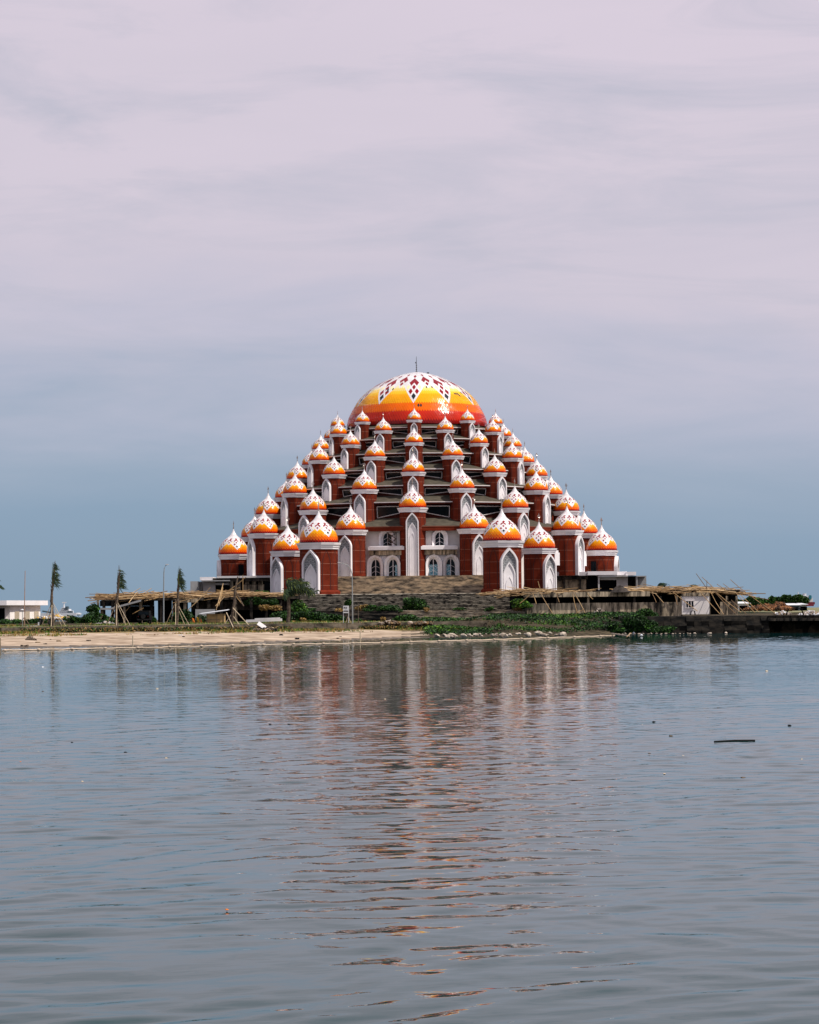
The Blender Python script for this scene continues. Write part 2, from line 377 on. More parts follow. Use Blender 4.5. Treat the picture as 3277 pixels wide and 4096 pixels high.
# ------------------------------------------------------------------ ground
shore_uv = [(-700, 2606), (0, 2593), (470, 2585), (900, 2575), (1300, 2563), (1638, 2552), (2000, 2548), (2300, 2543), (2450, 2540), (2520, 2538), (3277, 2533), (4200, 2527)]
SP = [G(u, v, 0) for u, v in shore_uv]
SX = [p.x for p in SP]; SY = [p.y for p in SP]
WL = [P(-700, 2515, 246), P(0, 2512, 253), P(500, 2505, 266), P(1000, 2500, 279), P(1500, 2492, 290), P(1950, 2490, 296)]
WX = [p.x for p in WL]; WY = [p.y for p in WL]
XQ = P(2440, 2500, 266).x
def noise2(x, y):
    return math.sin(x * .37 + 1.3 * math.sin(y * .21)) * .5 + math.sin(y * .53 + x * .11 + 2 * math.sin(x * .17)) * .5
def gz(x, y):
    ys = interp(SX, SY, x); d = y - ys
    if d < -12: return -1.6
    if d < 0: return -.09 * -d - .02
    if x > XQ:                                  # behind the quay
        base = -1.0 if d < 7 else 1.9
        k = min(1, (x - XQ) / 5)
        left = min(2.0, .1 + d * .16)
        return left * (1 - k) + base * k
    yw = interp(WX, WY, x)
    if x < WX[-1]:
        zb = interp([WX[1], WX[3], WX[-1]], [1.05, .85, .7], x)
        if y < yw + 1.0: return .02 + (zb - .02) * (d / max(1, yw - ys)) ** .75
        zz = 1.48 + min(.25, (y - yw) * .012); kk = max(0, min(1, (WX[-1] - x) / 4))
        return zz * kk + min(1.9, .05 + d * .115) * (1 - kk)
    return min(1.9, .05 + d * .115)
xs = [-900, -400, -200, -120, -90] + [-75 + i * 1.0 for i in range(151)] + [90, 120, 200, 400, 900]
ysg = [205 + i * .8 for i in range(130)] + [310 + i * 4 for i in range(16)] + [380, 400, 410]
ymat = 0
mb = MB(); nx = len(xs); rg = random.Random(3)
for y in ysg:
    for x in xs:
        z = gz(x, y)
        if z > .1: z += .05 * noise2(x * 2.1, y * 2.7)
        if y > 405 and x < 60: z = -2
        mb.v.append((x, y, z))
for j in range(len(ysg) - 1):
    for i in range(nx - 1):
        a = j * nx + i
        x = (xs[i] + xs[i + 1]) / 2; y = (ysg[j] + ysg[j + 1]) / 2
        beach = x < WX[-1] and y < interp(WX, WY, x) - .5
        mb.f.append((a, a + 1, a + nx + 1, a + nx)); dsh = y - interp(SX, SY, x); yw_ = interp(WX, WY, x)
        mb.m.append((3 if dsh < 2.2 + 1.2 * math.sin(x * .6) * math.sin(x * .23) else (2 if yw_ - y < 6 + 3 * noise2(x * .7, y * 1.3) else 0)) if beach and x < P(1660 + 60 * math.sin(y * 2), 2500, 280).x else 1)
tag(mb.build('ground', [M['sand'], M['dirt'], M['straw_soil'], M['wet_sand']], smooth=True), kind='structure')
# far land on the right, a low flat spit
mb = MB()
mb.quad((62, 405, 2.0), (1800, 405, 2.0), (3200, 2600, 2.0), (190, 2600, 2.0)); mb.quad((62, 405, 2.0), (190, 2600, 2.0), (190, 2600, -1), (62, 405, -1))
tag(mb.build('far_ground', mat('far_field', (.10, .12, .05), c2=(.26, .22, .12), vs=.05, stretch=(.3, 1, 1), coords='World', rough=1)), kind='structure')
# pale promenade path behind the low wall
mb = MB()
for i in range(len(WX) - 1):
    a = Vector((WX[i], WY[i] + 1.6, 0)); c = Vector((WX[i + 1], WY[i + 1] + 1.6, 0)); dn = Vector((0, 2.0, 0)); seg = 30
    for k in range(seg):
        p = a.lerp(c, k / seg); q = a.lerp(c, (k + 1) / seg)
        f = lambda v: (v.x, v.y, gz(v.x, v.y) + .11)
        mb.quad(f(p), f(q), f(q + dn), f(p + dn))
tag(mb.build('path', mat('path_gravel', (.14, .12, .06), c2=(.36, .30, .2), vs=.8, coords='World', rough=1)), kind='structure')
# low wall along the promenade
o = empty('low_wall', (WX[1], WY[1], 1.0))
mb = MB()
for i in range(len(WX) - 1):
    a = Vector((WX[i], WY[i], 0)); c = Vector((WX[i + 1], WY[i + 1], 0)); ang = math.atan2(c.y - a.y, c.x - a.x); ln = (c - a).length
    k = int(ln / 6)
    for q in range(k):
        p = a.lerp(c, (q + .5) / k)
        mb.box((p.x, p.y, .8 + .02 * rg.uniform(-1, 1)), (ln / k - .03, .35, 1.52), rz=ang)
from_world(mb, o.location).build('wall_panels', M['conc_low'], o)
tag(o, 'long low stained concrete wall between the sandy beach and the grass', 'wall')

# ------------------------------------------------------------------ mosque
MX = P(1673.5, 2200, 350).x
ZP = 7.4                                        # plinth top
mosque = empty('mosque', (MX, 350, 0), R(-2.1))
tag(mosque, 'red brick mosque stacked with rings of orange and white patterned domes', 'mosque')

def dome_tiles(profile, n, k, S, sec, motifs, y0, aspect, rtop, main=False):
    """diamond tiles laid over a lathe profile; returns MB plus the radius/height where tiling stops"""
    pts = [Vector((p[0], p[1])) for p in profile]
    # dense resample with Catmull-Rom
    dense = []
    for i in range(len(pts) - 1):
        p0 = pts[max(i - 1, 0)]; p1 = pts[i]; p2 = pts[i + 1]; p3 = pts[min(i + 2, len(pts) - 1)]
        for s_ in range(40):
            q = s_ / 40
            dense.append(.5 * ((2 * p1) + (p2 - p0) * q + (2 * p0 - 5 * p1 + 4 * p2 - p3) * q * q + (3 * p1 - p0 - 3 * p2 + p3) * q ** 3))
    dense.append(pts[-1])
    trg = random.Random(9); NI = motifs * S * n; di = 2 * math.pi / NI
    rows = [dense[0]]; cur = dense[0]; acc = 0
    for q in range(1, len(dense)):
        seg = (dense[q] - dense[q - 1]).length; pos = 0
        while True:
            need = rows[-1].x * di * aspect * (1 + (.03 * max(0, len(rows) - 11) if main else 0)) - acc
            if pos + need <= seg:
                pos += need; pt = dense[q - 1].lerp(dense[q], pos / seg); rows.append(pt); acc = 0
                if pt.x < rtop: break
            else: acc += seg - pos; break
        if rows[-1].x < rtop: break
    mb = MB(); nr = len(rows)
    lft = .0045 if main else .012
    def V(i, j, lift=0):
        p = rows[j]; a = i * di; q = p.x * (1 + lift); return (q * math.sin(a), -q * math.cos(a), p.y)
    def color(i, j):
        y = j - y0
        i = i % (S * n)
        if i > S * n // 2: i -= S * n
        best = None
        for base in ((0, 0), None):
            for sh in (0, 1, -1):
                if base is None:
                    ii = i - sh * S * n
                    a = (y + ii) // 2 - sec[0] * n; bq = (y - ii) // 2 - sec[1] * n
                    lo_c = (1, 1); second = True
                else:
                    ii = i - sh * S * n
                    a = (y + ii) // 2; bq = (y - ii) // 2; second = False
                if a >= -1 and bq >= -1:
                    best = best or 'white'
                    if a < 0 or bq < 0: continue
                    A, B = a // n, bq // n; sa, sb = a % n, bq % n
                    if second: A += 1; B += 1; a += n; bq += n
                    if sa < k and sb < k:
                        if (A, B) == (0, 0): return 'black'
                        if (A, B) in ((1, 0), (0, 1), (1, 1)): return 'figure'
                    # standing figure above: two legs, apex and head
                    t2 = 2 * n; tw = k
                    if main: tw = 3
                    if t2 <= a < t2 + tw and n <= bq < t2 + tw: return 'figure'
                    if t2 <= bq < t2 + tw and n <= a < t2 + tw: return 'figure'
                    if main:
                        h0 = t2 + tw
                        if h0 <= a < h0 + 3 and h0 <= bq < h0 + 3: return 'figure'
                    else:
                        if a in (t2 + 1, t2 + 2) and bq in (t2 + 1, t2): return 'figure'
                    if not second and sa < k and sb < k and (A, B) in ((2, 0), (0, 2)): return 'pale'
        if best:
            if y > (11 * n if main else 9 * n): return 'blush' if (i * 7 + j * 3) % 5 < 2 else 'white'
            return best
        if main:
            for th, c in ((-11, 'maroon'), (-9, 'deep'), (-5, 'red'), (-1, 'orange'), (4, 'amber'), (6, 'gold'), (8, 'yellow'), (11, 'pale')):
                if y < th: return c
        else:
            for th, c in ((-4, 'deep'), (-3, 'red'), (-1, 'orange'), (1, 'tangerine'), (3, 'amber'), (4, 'gold'), (5, 'yellow'), (6, 'pale')):
                if y < th: return c
        return 'white'
    gone = {(4, 8), (6, 8), (41, 15), (43, 15), (45, 15), (46, 14), (13, 19), (19, 19), (-28, 18), (-22, 18), (-27, 17), (52, 16)} if main else ()
    for j in range(0, nr - 1):
        for i in range(NI):
            if (i + j) % 2: continue
            m = TN.index('black' if gone and ((i if i < NI // 2 else i - NI), j) in gone else color(i, j))
            if j == 0: mb.quad(V(i - 1, 0), V(i + 1, 0), V(i, 1), m=m)
            else:
                t1, t2 = trg.uniform(-.3, .3) * lft, trg.uniform(-.3, .3) * lft
                mb.quad(V(i - 1, j, t1), V(i, j - 1, lft), V(i + 1, j, t2), V(i, j + 1, -.2 * lft), m=m)
    e = nr - 1
    for i in range(NI):
        if (i + e) % 2 == 0: mb.quad(V(i - 1, e), V(i, e - 1), V(i + 1, e), m=TN.index('white'))
    return mb, rows[-1], [(r_.x, r_.y) for r_ in rows]
small_prof = [(.985, 0), (1.005, .1), (1.0, .2), (.985, .3), (.93, .46), (.84, .63), (.71, .82), (.545, .97), (.345, 1.12), (.2, 1.27), (.12, 1.4)]
ND = 32
RA = [2 * math.pi * i / ND for i in range(ND)]
dmb, last, _ = dome_tiles(small_prof, 2, 1, 8, (3, -1), 5, 5, 1.07, .205)
wi = TN.index('white')
dmb.rings([(last.x + .008, last.y - .05), (last.x + .012, last.y - .01), (.115, 1.41), (.055, 1.55), (.025, 1.66)], RA[::2], m=wi)
dmb.rings([(1.03, -.035), (1.03, .012), (.98, .014)], RA, m=TN.index('maroon'))
ME_dome = dmb.mesh('dome', TM)
# polygon of the towers: wide niche face, narrower faces round the back
TA = [R(a) for a in (-31, 31, 68, 105, 142, 180, -142, -105, -68)]
TA = [R(a) for a in (-142, -105, -68, -31, 31, 68, 105, 142, 180)]
cm = MB()
cm.rings([(1.0, -.37), (1.06, -.37), (1.06, -.28), (1.10, -.27), (1.12, -.16), (1.16, -.15), (1.19, -.05), (1.19, -.035), (.9, -.033)], TA, top=True)
ME_cornice = cm.mesh('cornice', [M['white']])
fm = MB()
fm.tube([(0, 0, 1.62), (0, 0, 1.9)], [.022, .016], 6)
for z_, rr_ in ((1.70, .045), (1.77, .036), (1.83, .028)):
    fm.rings([(0.004, z_ - rr_), (rr_ * .8, z_ - rr_ * .6), (rr_, z_), (rr_ * .8, z_ + rr_ * .6), (.004, z_ + rr_)], RA[::5])
arc = [R(-220 + i * 26) for i in range(11)]
fm.tube([(.095 * math.cos(a), 0, 2.0 + .095 * math.sin(a)) for a in arc], [.004 + .026 * math.sin(math.pi * i / 10) for i in range(11)], 6)
for dx, hh in ((-.04, .17), (0, .24), (.04, .19)):
    fm.tube([(dx * .7, 0, 1.96), (dx, .01, 1.96 + hh * .5), (dx * .55, 0, 1.96 + hh)], [.012, .016, .006], 5)
ME_finial = fm.mesh('finial', [M['metal']])

def ogive(wd, zt, h, zb, n=10):
    pts = [(wd, zb)]
    for i in range(n + 1):
        t_ = i / n; pts.append((wd * (1 - t_ ** 1.72), zt - h + h * t_))
    return pts
def arch_ring(mb, o, i_, yf, yb, m=0):
    for sgn in (1, -1):
        for k_ in range(len(o) - 1):
            a, b2 = o[k_], o[k_ + 1]; c, d = i_[k_], i_[k_ + 1]
            A = lambda p, y: (sgn * p[0], y, p[1])
            mb.quad(A(a, yf), A(c, yf), A(d, yf), A(b2, yf), m=m)
            mb.quad(A(a, yf), A(b2, yf), A(b2, yb), A(a, yb), m=m)
            mb.quad(A(c, yf), A(c, yb), A(d, yb), A(d, yf), m=m)
def panel(mb, pts, y, m=0):
    loop = [(p[0], y, p[1]) for p in pts] + [(-p[0], y, p[1]) for p in pts[::-1]]
    mb.quad(*loop, m=m)
def niche_mesh(r, H):
    mb = MB(); zt = -.40 * r; zb = -H + .02 * r
    O = ogive(.47 * r, zt, .72 * r, zb); I = ogive(.385 * r, zt - .13 * r, .62 * r, zb)
    arch_ring(mb, O, I, -1.10 * r, -.80 * r)
    panel(mb, I, -.985 * r, 1)
    if H > 1.35 * r:
        O2 = ogive(.335 * r, zt - .74 * r, .66 * r, zb); I2 = ogive(.275 * r, zt - .84 * r, .58 * r, zb)
        arch_ring(mb, O2, I2, -1.05 * r, -.9 * r); panel(mb, I2, -1.0 * r, 0)
    if H > 2.3 * r:
        O3 = ogive(.205 * r, zt - 1.45 * r, .5 * r, zb); I3 = ogive(.165 * r, zt - 1.53 * r, .44 * r, zb)
        arch_ring(mb, O3, I3, -1.035 * r, -.95 * r); panel(mb, I3, -1.012 * r, 0)
    return mb.mesh('niche', [M['white'], M['lattice']])
def shaft_mesh(r, H, base=False):
    mb = MB()
    mb.rings([(r, -H), (r, -.3 * r)], TA)
    if base: mb.rings([(1.13 * r, -H - .05), (1.13 * r, -H + .12 * r), (1.03 * r, -H + .2 * r)], TA)
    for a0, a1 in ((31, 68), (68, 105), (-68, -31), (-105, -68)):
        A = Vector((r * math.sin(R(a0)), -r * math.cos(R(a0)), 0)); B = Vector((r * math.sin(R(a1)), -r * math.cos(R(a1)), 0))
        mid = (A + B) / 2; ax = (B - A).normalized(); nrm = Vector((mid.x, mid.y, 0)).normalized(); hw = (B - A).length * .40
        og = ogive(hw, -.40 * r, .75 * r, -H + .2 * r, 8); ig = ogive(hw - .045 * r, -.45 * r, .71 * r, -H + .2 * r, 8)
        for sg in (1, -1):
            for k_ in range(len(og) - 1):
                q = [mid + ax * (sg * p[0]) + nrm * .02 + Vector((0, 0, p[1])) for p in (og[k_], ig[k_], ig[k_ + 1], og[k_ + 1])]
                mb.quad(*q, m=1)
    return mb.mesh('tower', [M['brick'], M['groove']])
# rings: name, radius, dome base height, dome radius, angles
HALF = (20, -20, 60, -60, 100, -100); FULL = (0, 40, -40, 80, -80)
RINGS = [('A', 11.2, 28.75, .98, FULL), ('B', 12.3, 27.3, 1.14, HALF), ('C', 13.6, 25.5, 1.23, FULL), ('D', 15.3, 23.6, 1.38, HALF), ('E', 16.9, 21.35, 1.50, FULL),
         ('F', 19.0, 19.05, 1.64, HALF), ('G', 21.0, 16.45, 1.79, FULL), ('H', 23.7, 13.55, 1.94, HALF), ('I', 25.85, 10.95, 2.10, (40, -40, 80, -80))]
ROOFJ = {}
eaves = []
for nm, rr_, zz_, _, _ in RINGS[7::-1]:
    if nm == 'A': continue
    eaves.append((nm, rr_ - 1.25, zz_ + {'H': .42, 'G': .85, 'C': .75}.get(nm, .55)))
SL = .33
def tower(r, Rr, z, H, ang, shaft, niche, base=False):
    t_ = link('tower', shaft, mosque, (Rr * math.sin(R(ang)), -Rr * math.cos(R(ang)), z), R(ang))
    d = link('dome', ME_dome, t_, sc_=r); d.rotation_euler.z = rng.uniform(0, 6.28)
    link('cornice', ME_cornice, t_, sc_=r)
    link('niche', niche, t_)
    f_ = link('finial', ME_finial, t_, sc_=r); f_.rotation_euler.z = rng.uniform(-1.2, 1.2)
    return t_
for nm, Rr, z, r, angs in RINGS:
    # foot: the shaft stands on the roof two rings lower
    foot = {'A': 24.9, 'B': 23.2, 'C': 21.2, 'D': 18.9, 'E': 16.4, 'F': 13.6, 'G': None, 'H': ZP, 'I': None}[nm]
    def H_for(a):
        if nm == 'G': return z - (ZP if a == 0 else 11.0)
        if nm == 'I': return z - (5.15 if abs(a) == 40 else 7.7)
        return z - foot
    cache = {}
    for a in angs:
        H = H_for(a)
        if H not in cache: cache[H] = (shaft_mesh(r, H), niche_mesh(r, H))
        tower(r, Rr, z, H, a, *cache[H])
sh = shaft_mesh(2.45, 11.72 - 5.1, True); ni = niche_mesh(2.45, 11.72 - 5.1)
for a in (21, -21): tower(2.45, 32.7, 11.72, 6.6, a, sh, ni)

# stepped roofs, tier walls and their slanting windows
P18 = [R(20 * i) for i in range(18)]
win_mesh_cache = []
for j, (nm, re, ze) in enumerate(eaves):
    nre, nze = (eaves[j + 1][1], eaves[j + 1][2]) if j + 1 < len(eaves) else (10.6, 29.3)
    rw_up = nre - .95
    ztop = ze + SL * (re - rw_up)
    mb = MB()
    fas = .62 if j == 0 else .30
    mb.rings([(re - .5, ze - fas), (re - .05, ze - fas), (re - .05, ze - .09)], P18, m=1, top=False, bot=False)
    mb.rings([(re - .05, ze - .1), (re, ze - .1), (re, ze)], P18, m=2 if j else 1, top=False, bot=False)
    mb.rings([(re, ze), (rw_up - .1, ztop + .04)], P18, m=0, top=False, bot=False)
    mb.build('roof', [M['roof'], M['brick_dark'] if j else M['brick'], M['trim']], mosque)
    # wall between this roof and the eave above
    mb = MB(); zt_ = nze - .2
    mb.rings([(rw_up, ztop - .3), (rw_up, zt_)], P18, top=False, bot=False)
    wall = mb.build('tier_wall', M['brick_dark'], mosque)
    tallside_full = nm in 'GECA'          # ring one up is a half ring
    for i in range(-5, 5):
        a0, a1 = R(20 * i), R(20 * (i + 1))
        A = Vector((rw_up * math.sin(a0), -rw_up * math.cos(a0), 0)); B = Vector((rw_up * math.sin(a1), -rw_up * math.cos(a1), 0))
        ax = (B - A).normalized(); nrm = Vector((math.sin((a0 + a1) / 2), -math.cos((a0 + a1) / 2), 0)); ln = (B - A).length
        upper = RINGS[7 - (j + 1)][4] if j < 7 else FULL
        atA = (20 * i) in upper or (20 * i) + 360 in upper or (20 * i) % 40 == (0 if upper is FULL else 20)
        h = zt_ - ztop; g0, g1 = (.10, .74) if atA else (.26, .90)
        tallA = not atA
        if j == len(eaves) - 1: continue
        top0 = zt_ - .2 * h
        b0 = ztop + (.03 * h if tallA else .45 * h); b1 = ztop + (.45 * h if tallA else .03 * h)
        lean = .32
        def Q(s_, z_): return A + ax * (ln * s_) + nrm * (.06 + lean * (z_ - ztop) / h) + Vector((0, 0, z_))
        c4 = [Q(g0, b0), Q(g1, b1), Q(g1, top0), Q(g0, top0)]
        wmb = MB(); wmb.quad(*c4, m=0)
        for e_ in range(4):
            wmb.tube([c4[e_], c4[(e_ + 1) % 4]], .062, 4, m=1)
        back = [p - nrm * (.5) for p in c4]
        for e_ in range(4): wmb.quad(c4[e_], c4[(e_ + 1) % 4], back[(e_ + 1) % 4], back[e_], m=2)
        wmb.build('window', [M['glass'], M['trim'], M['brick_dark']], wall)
# main dome
main_prof = [(1.0, 0), (.998, .054), (.968, .16), (.90, .29), (.815, .42), (.665, .56), (.49, .66), (.32, .736), (.145, .784), (.06, .797), (.0, .799)]
mbm, last, _ = dome_tiles(main_prof, 3, 2, 10, (4, -1), 11, 11, 1.85, .09, main=True)
mbm.rings([(last.x + .004, last.y - .004), (.05, last.y + .006), (.02, last.y + .01)], RA, m=wi)
md = link('main_dome', mbm.mesh('main_dome', TM), mosque, (0, 0, 28.4), R(2.1 - 3.2), 9.85)
mb = MB(); mb.rings([(9.75, 27.2), (9.75, 28.5)], [2 * math.pi * i / 48 for i in range(48)], bot=False)
mb.build('drum', M['brick_dark'], mosque)
mb = MB(); zt_ = .8
mb.tube([(0, 0, .79), (0, 0, .93), (0, 0, 1.03)], [.007, .005, .0025], 6)
for z_ in (.845, .875, .905): mb.rings([(.003, z_ - .012), (.012, z_), (.003, z_ + .012)], RA[::5])
mb.box((-.012, 0, .94), (.012, .006, .02)); mb.box((.0, 0, .805), (.035, .03, .012))
mb.build('antenna', M['mast'], md)
mb = MB(); mb.box((.165, -.02, .79), (.034, .02, .016)); mb.build('roof_hatch', M['mast'], md)

# base storeys
mb = MB(); mb.rings([(21.3, 5.2), (21.3, 13.6)], P18, top=False, bot=False)
fac = mb.build('facade_wall', M['cream'], mosque)
def arch_window(parent, org, ax, nrm, cx, z0, z1, gw, fw, ztop, teal):
    """org/ax/nrm: facet frame; polygonal-headed window in a thick white surround"""
    def head(wd, zt, zs, proud):
        pts = [(wd, z0), (wd, zs), (wd * .86, zs + (zt - zs) * .5), (wd * .5, zs + (zt - zs) * .86), (0, zt)]
        return [(p[0], p[1], proud) for p in pts]
    def W(x, z, pr): return org + ax * (cx + x) + nrm * pr + Vector((0, 0, z))
    mb = MB()
    hs_ = z0 + (z1 - z0) * .58; ho = z0 + (ztop - z0) * .6
    g_ = head(gw, z1, hs_, 0); o1 = head(fw * .74, z1 + (ztop - z1) * .5, hs_, 0); o2 = head(fw, ztop, ho, 0)
    for sg in (1, -1):
        for k_ in range(4):
            def q4(a, b2, pa, pb, m_): 
                mb.quad(W(sg * a[k_][0], a[k_][1], pa), W(sg * a[k_ + 1][0], a[k_ + 1][1], pa), W(sg * b2[k_ + 1][0], b2[k_ + 1][1], pb), W(sg * b2[k_][0], b2[k_][1], pb), m=m_)
            q4(g_, o1, .06, .28, 0); q4(o1, o2, .5, .62, 0); q4(o1, o1, .28, .5, 0); q4(o2, o2, .62, 0, 0)
    gl = [W(p[0], p[1], .05) for p in g_] + [W(-p[0], p[1], .05) for p in g_[::-1][1:]]
    mb.quad(*gl, m=1)
    if teal:
        x0, x1 = (-gw * .97, gw * .97) if teal == 3 else ((-gw * .97, -gw * .06) if teal == 1 else (gw * .5, gw * .97))
        zt2 = z0 + (z1 - z0) * .66
        mb.quad(W(x0, z0 + .05, .06), W(x1, z0 + .05, .06), W(x1, zt2, .06), W(x0, zt2, .06), m=2)
    mb.tube([W(0, z0, .1), W(0, z1, .1)], .05, 4, m=0)
    for q in (.18, .48):
        z_ = z0 + (z1 - z0) * q
        for sg in (1, -1): mb.tube([W(sg * gw * .98, z_, .09), W(0, z_ + .32, .09)], .022, 4, m=0)
    return mb.build('window', [M['white'], M['glass'], M['teal_glass']], parent)
for ang in (-10, 10):
    nrm = Vector((math.sin(R(ang)), -math.cos(R(ang)), 0)); ax = Vector((math.cos(R(ang)), math.sin(R(ang)), 0)); org = nrm * (21.3 * math.cos(R(10)))
    sgn = 1 if ang > 0 else -1
    mb = MB()
    Mx = Matrix.Rotation(R(ang), 3, 'Z')
    def bx(cx, cz, cy, d, m=0): mb.box(org + ax * cx + nrm * cy + Vector((0, 0, cz)), d, rot=Mx, m=m)
    c0 = 0.35 * -sgn
    bx(c0, 11.1, .75, (4.9, 1.0, .45)); bx(c0, 11.36, .7, (4.5, .9, .1)); mb.build('balcony', M['white'], mosque)
    mb = MB(); bx(c0, 10.5, .35, (4.75, .9, .62)); mb.build('stained_band', M['conc'], mosque)
    mb = MB(); bx(c0, 8.75, .14, (4.7, .3, 2.8)); mb.build('lower_wall', M['white'], mosque)
    o3 = org + nrm * .29
    for cx, teal in (((-1.25, 0), (1.1, 2)) if ang < 0 else ((-1.05, 3), (1.25, 1))):
        arch_window(fac, o3, ax, nrm, cx, ZP + .05, 9.65, .58, 1.08, 10.22, teal)
    arch_window(fac, org, ax, nrm, .30 if ang < 0 else -.15, 11.35, 13.15, .56, 1.05, 13.55, 0)
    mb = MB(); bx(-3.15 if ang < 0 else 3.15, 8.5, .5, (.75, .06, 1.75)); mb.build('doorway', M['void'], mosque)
mb = MB()
nrm = Vector((math.sin(R(-10)), -math.cos(R(-10)), 0)); ax = Vector((math.cos(R(-10)), math.sin(R(-10)), 0)); org = nrm * 21.6
pt = lambda x, z, q=0: org + ax * x + nrm * (.35 + q) + Vector((0, 0, z))
for a_, b_ in (((.5, 13.2), (2.0, 13.2)), ((1.75, 11.4), (1.75, 13.2)), ((.6, 11.4), (.6, 13.2)), ((.6, 13.1), (1.75, 12.3)), ((.6, 12.3), (1.75, 13.1)), ((.6, 11.5), (1.75, 12.3)), ((.6, 12.3), (1.75, 11.5))):
    for q in (0, .6): mb.tube([pt(*a_, q), pt(*b_, q)], .03, 4)
scf = from_world(mb, (0, 0, 11.4)).build('scaffold', M['rust'][2], None)
scf.matrix_world = Matrix.Translation((MX, 350, 11.4)) @ Matrix.Rotation(R(-2.1), 4, 'Z')
tag(scf, 'small rusty scaffold frame on the white balcony beside the left upper window', 'scaffold')
# dark doorways at the tower feet
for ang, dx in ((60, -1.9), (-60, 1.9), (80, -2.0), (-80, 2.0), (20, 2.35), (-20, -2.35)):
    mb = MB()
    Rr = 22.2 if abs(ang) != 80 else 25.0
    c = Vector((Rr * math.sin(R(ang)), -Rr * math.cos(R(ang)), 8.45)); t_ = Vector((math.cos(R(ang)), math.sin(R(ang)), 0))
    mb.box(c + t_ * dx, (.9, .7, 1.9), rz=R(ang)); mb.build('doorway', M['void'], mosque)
for ang, s_ in ((70, 1), (50, 1), (-50, -1)):      # white hooded bays half hidden between the side towers
    mb = MB(); c = Vector((23.6 * math.sin(R(ang)), -23.6 * math.cos(R(ang)), 9.6))
    for q in (-.75, .75):
        mb.box(c + Vector((math.cos(R(ang)), math.sin(R(ang)), 0)) * q, (1.0, 1.4, 1.7), rz=R(ang))
        mb.box(c + Vector((math.cos(R(ang)), math.sin(R(ang)), 0)) * q + Vector((0, 0, .95)), (.62, 1.3, .4), rz=R(ang))
    mb.build('bay', M['white'], mosque)

# ------------------------------------------------------------------ plinth stairs
def stairs(name, label, u0_, u1_, z0_, z1_, Y0, Y1, n, m, edge=True, back=6, cat='stairs'):
    """flight rising from (Y0,z0) to (Y1,z1)"""
    x0 = P(u0_, 2400, (Y0 + Y1) / 2).x; x1 = P(u1_, 2400, (Y0 + Y1) / 2).x
    o = empty(name, ((x0 + x1) / 2, Y0, z0_))
    mb = MB(); me_ = MB(); rg_ = random.Random(int(u0_ + z0_ * 10))
    for k_ in range(n):
        zt2 = z0_ + (z1_ - z0_) * (k_ + 1) / n; zb2 = zt2 - (z1_ - z0_) / n
        y = Y0 + (Y1 - Y0) * k_ / n
        yb = Y1 + back if k_ == n - 1 else Y0 + (Y1 - Y0) * (k_ + 1) / n + .02
        mb.bb((x0, y, zb2 - (.4 if k_ == 0 else .02)), (x1, yb, zt2))
        me_.bb((x0 + .01, y - .05, zt2 - .035), (x1 - .01, y + .08, zt2 + .008))
    from_world(mb, o.location).build('steps', m, o)
    from_world(me_, o.location).build('nosings', M['stair_edge'] if edge else m, o)
    tag(o, label, cat); return o
stairs('plinth_stairs', 'weathered beige plinth stair between the two biggest towers, right below the arched windows', 1340, 1945, 5.0, ZP, 321.5, 325.5, 18, M['plinth'], False, 10)
stairs('plinth_stairs', 'upper black mildewed flight of steps with pale edges under the plinth', 1190, 2090, 2.9, 4.95, 312.5, 317.5, 12, M['stair_dark'], True, 14)
stairs('plinth_stairs', 'lower streaked flight of steps above the grass bank, right of centre', 1590, 2180, 1.5, 2.9, 303.5, 306.5, 8, M['stair'], True, 8)
stairs('retaining_wall', 'dark overgrown retaining wall behind the pole sign', 1100, 1592, 1.5, 2.85, 303.2, 304.5, 3, M['stair_dark'], False, 9, 'wall')
# pale ledge between the flights
mb = MB(); a = P(1195, 2378, 314); c = P(2010, 2378, 314)
mb.bb((a.x, 317.0, 4.952), (c.x, 322, 5.06)); o = mb.build('ledge', M['stair_edge'])
tag(o, 'thin pale concrete ledge running under the two biggest towers', 'ledge')

# ------------------------------------------------------------------ unfinished concrete buildings
class PX:
    """boxes given by picture extents at a real distance"""
    def __init__(s, Y): s.mb = MB(); s.Y = Y
    def box(s, u0_, u1_, v0_, v1_, th=.3, dy=0, m=0):
        Y = s.Y + dy; um = (u0_ + u1_) / 2; vm = (v0_ + v1_) / 2
        x0 = P(u0_, vm, Y).x; x1 = P(u1_, vm, Y).x; z1 = P(um, v0_, Y).z; z0 = P(um, v1_, Y).z
        s.mb.bb((x0, Y, z0), (x1, Y + th, z1), m=m); return s
    def build(s, name, mats, parent=None):
        if parent: from_world(s.mb, parent.location)
        if len(s.mb.v) == 8: return s.mb.build(name, mats, parent)
        for i in range(len(s.mb.v) // 8):
            mb = MB(); mb.v = s.mb.v[8 * i:8 * i + 8]; mb.f = s.mb.f[:6]; mb.m = s.mb.m[6 * i:6 * i + 6]
            r_ = mb.build(name, mats, parent)
        return r_
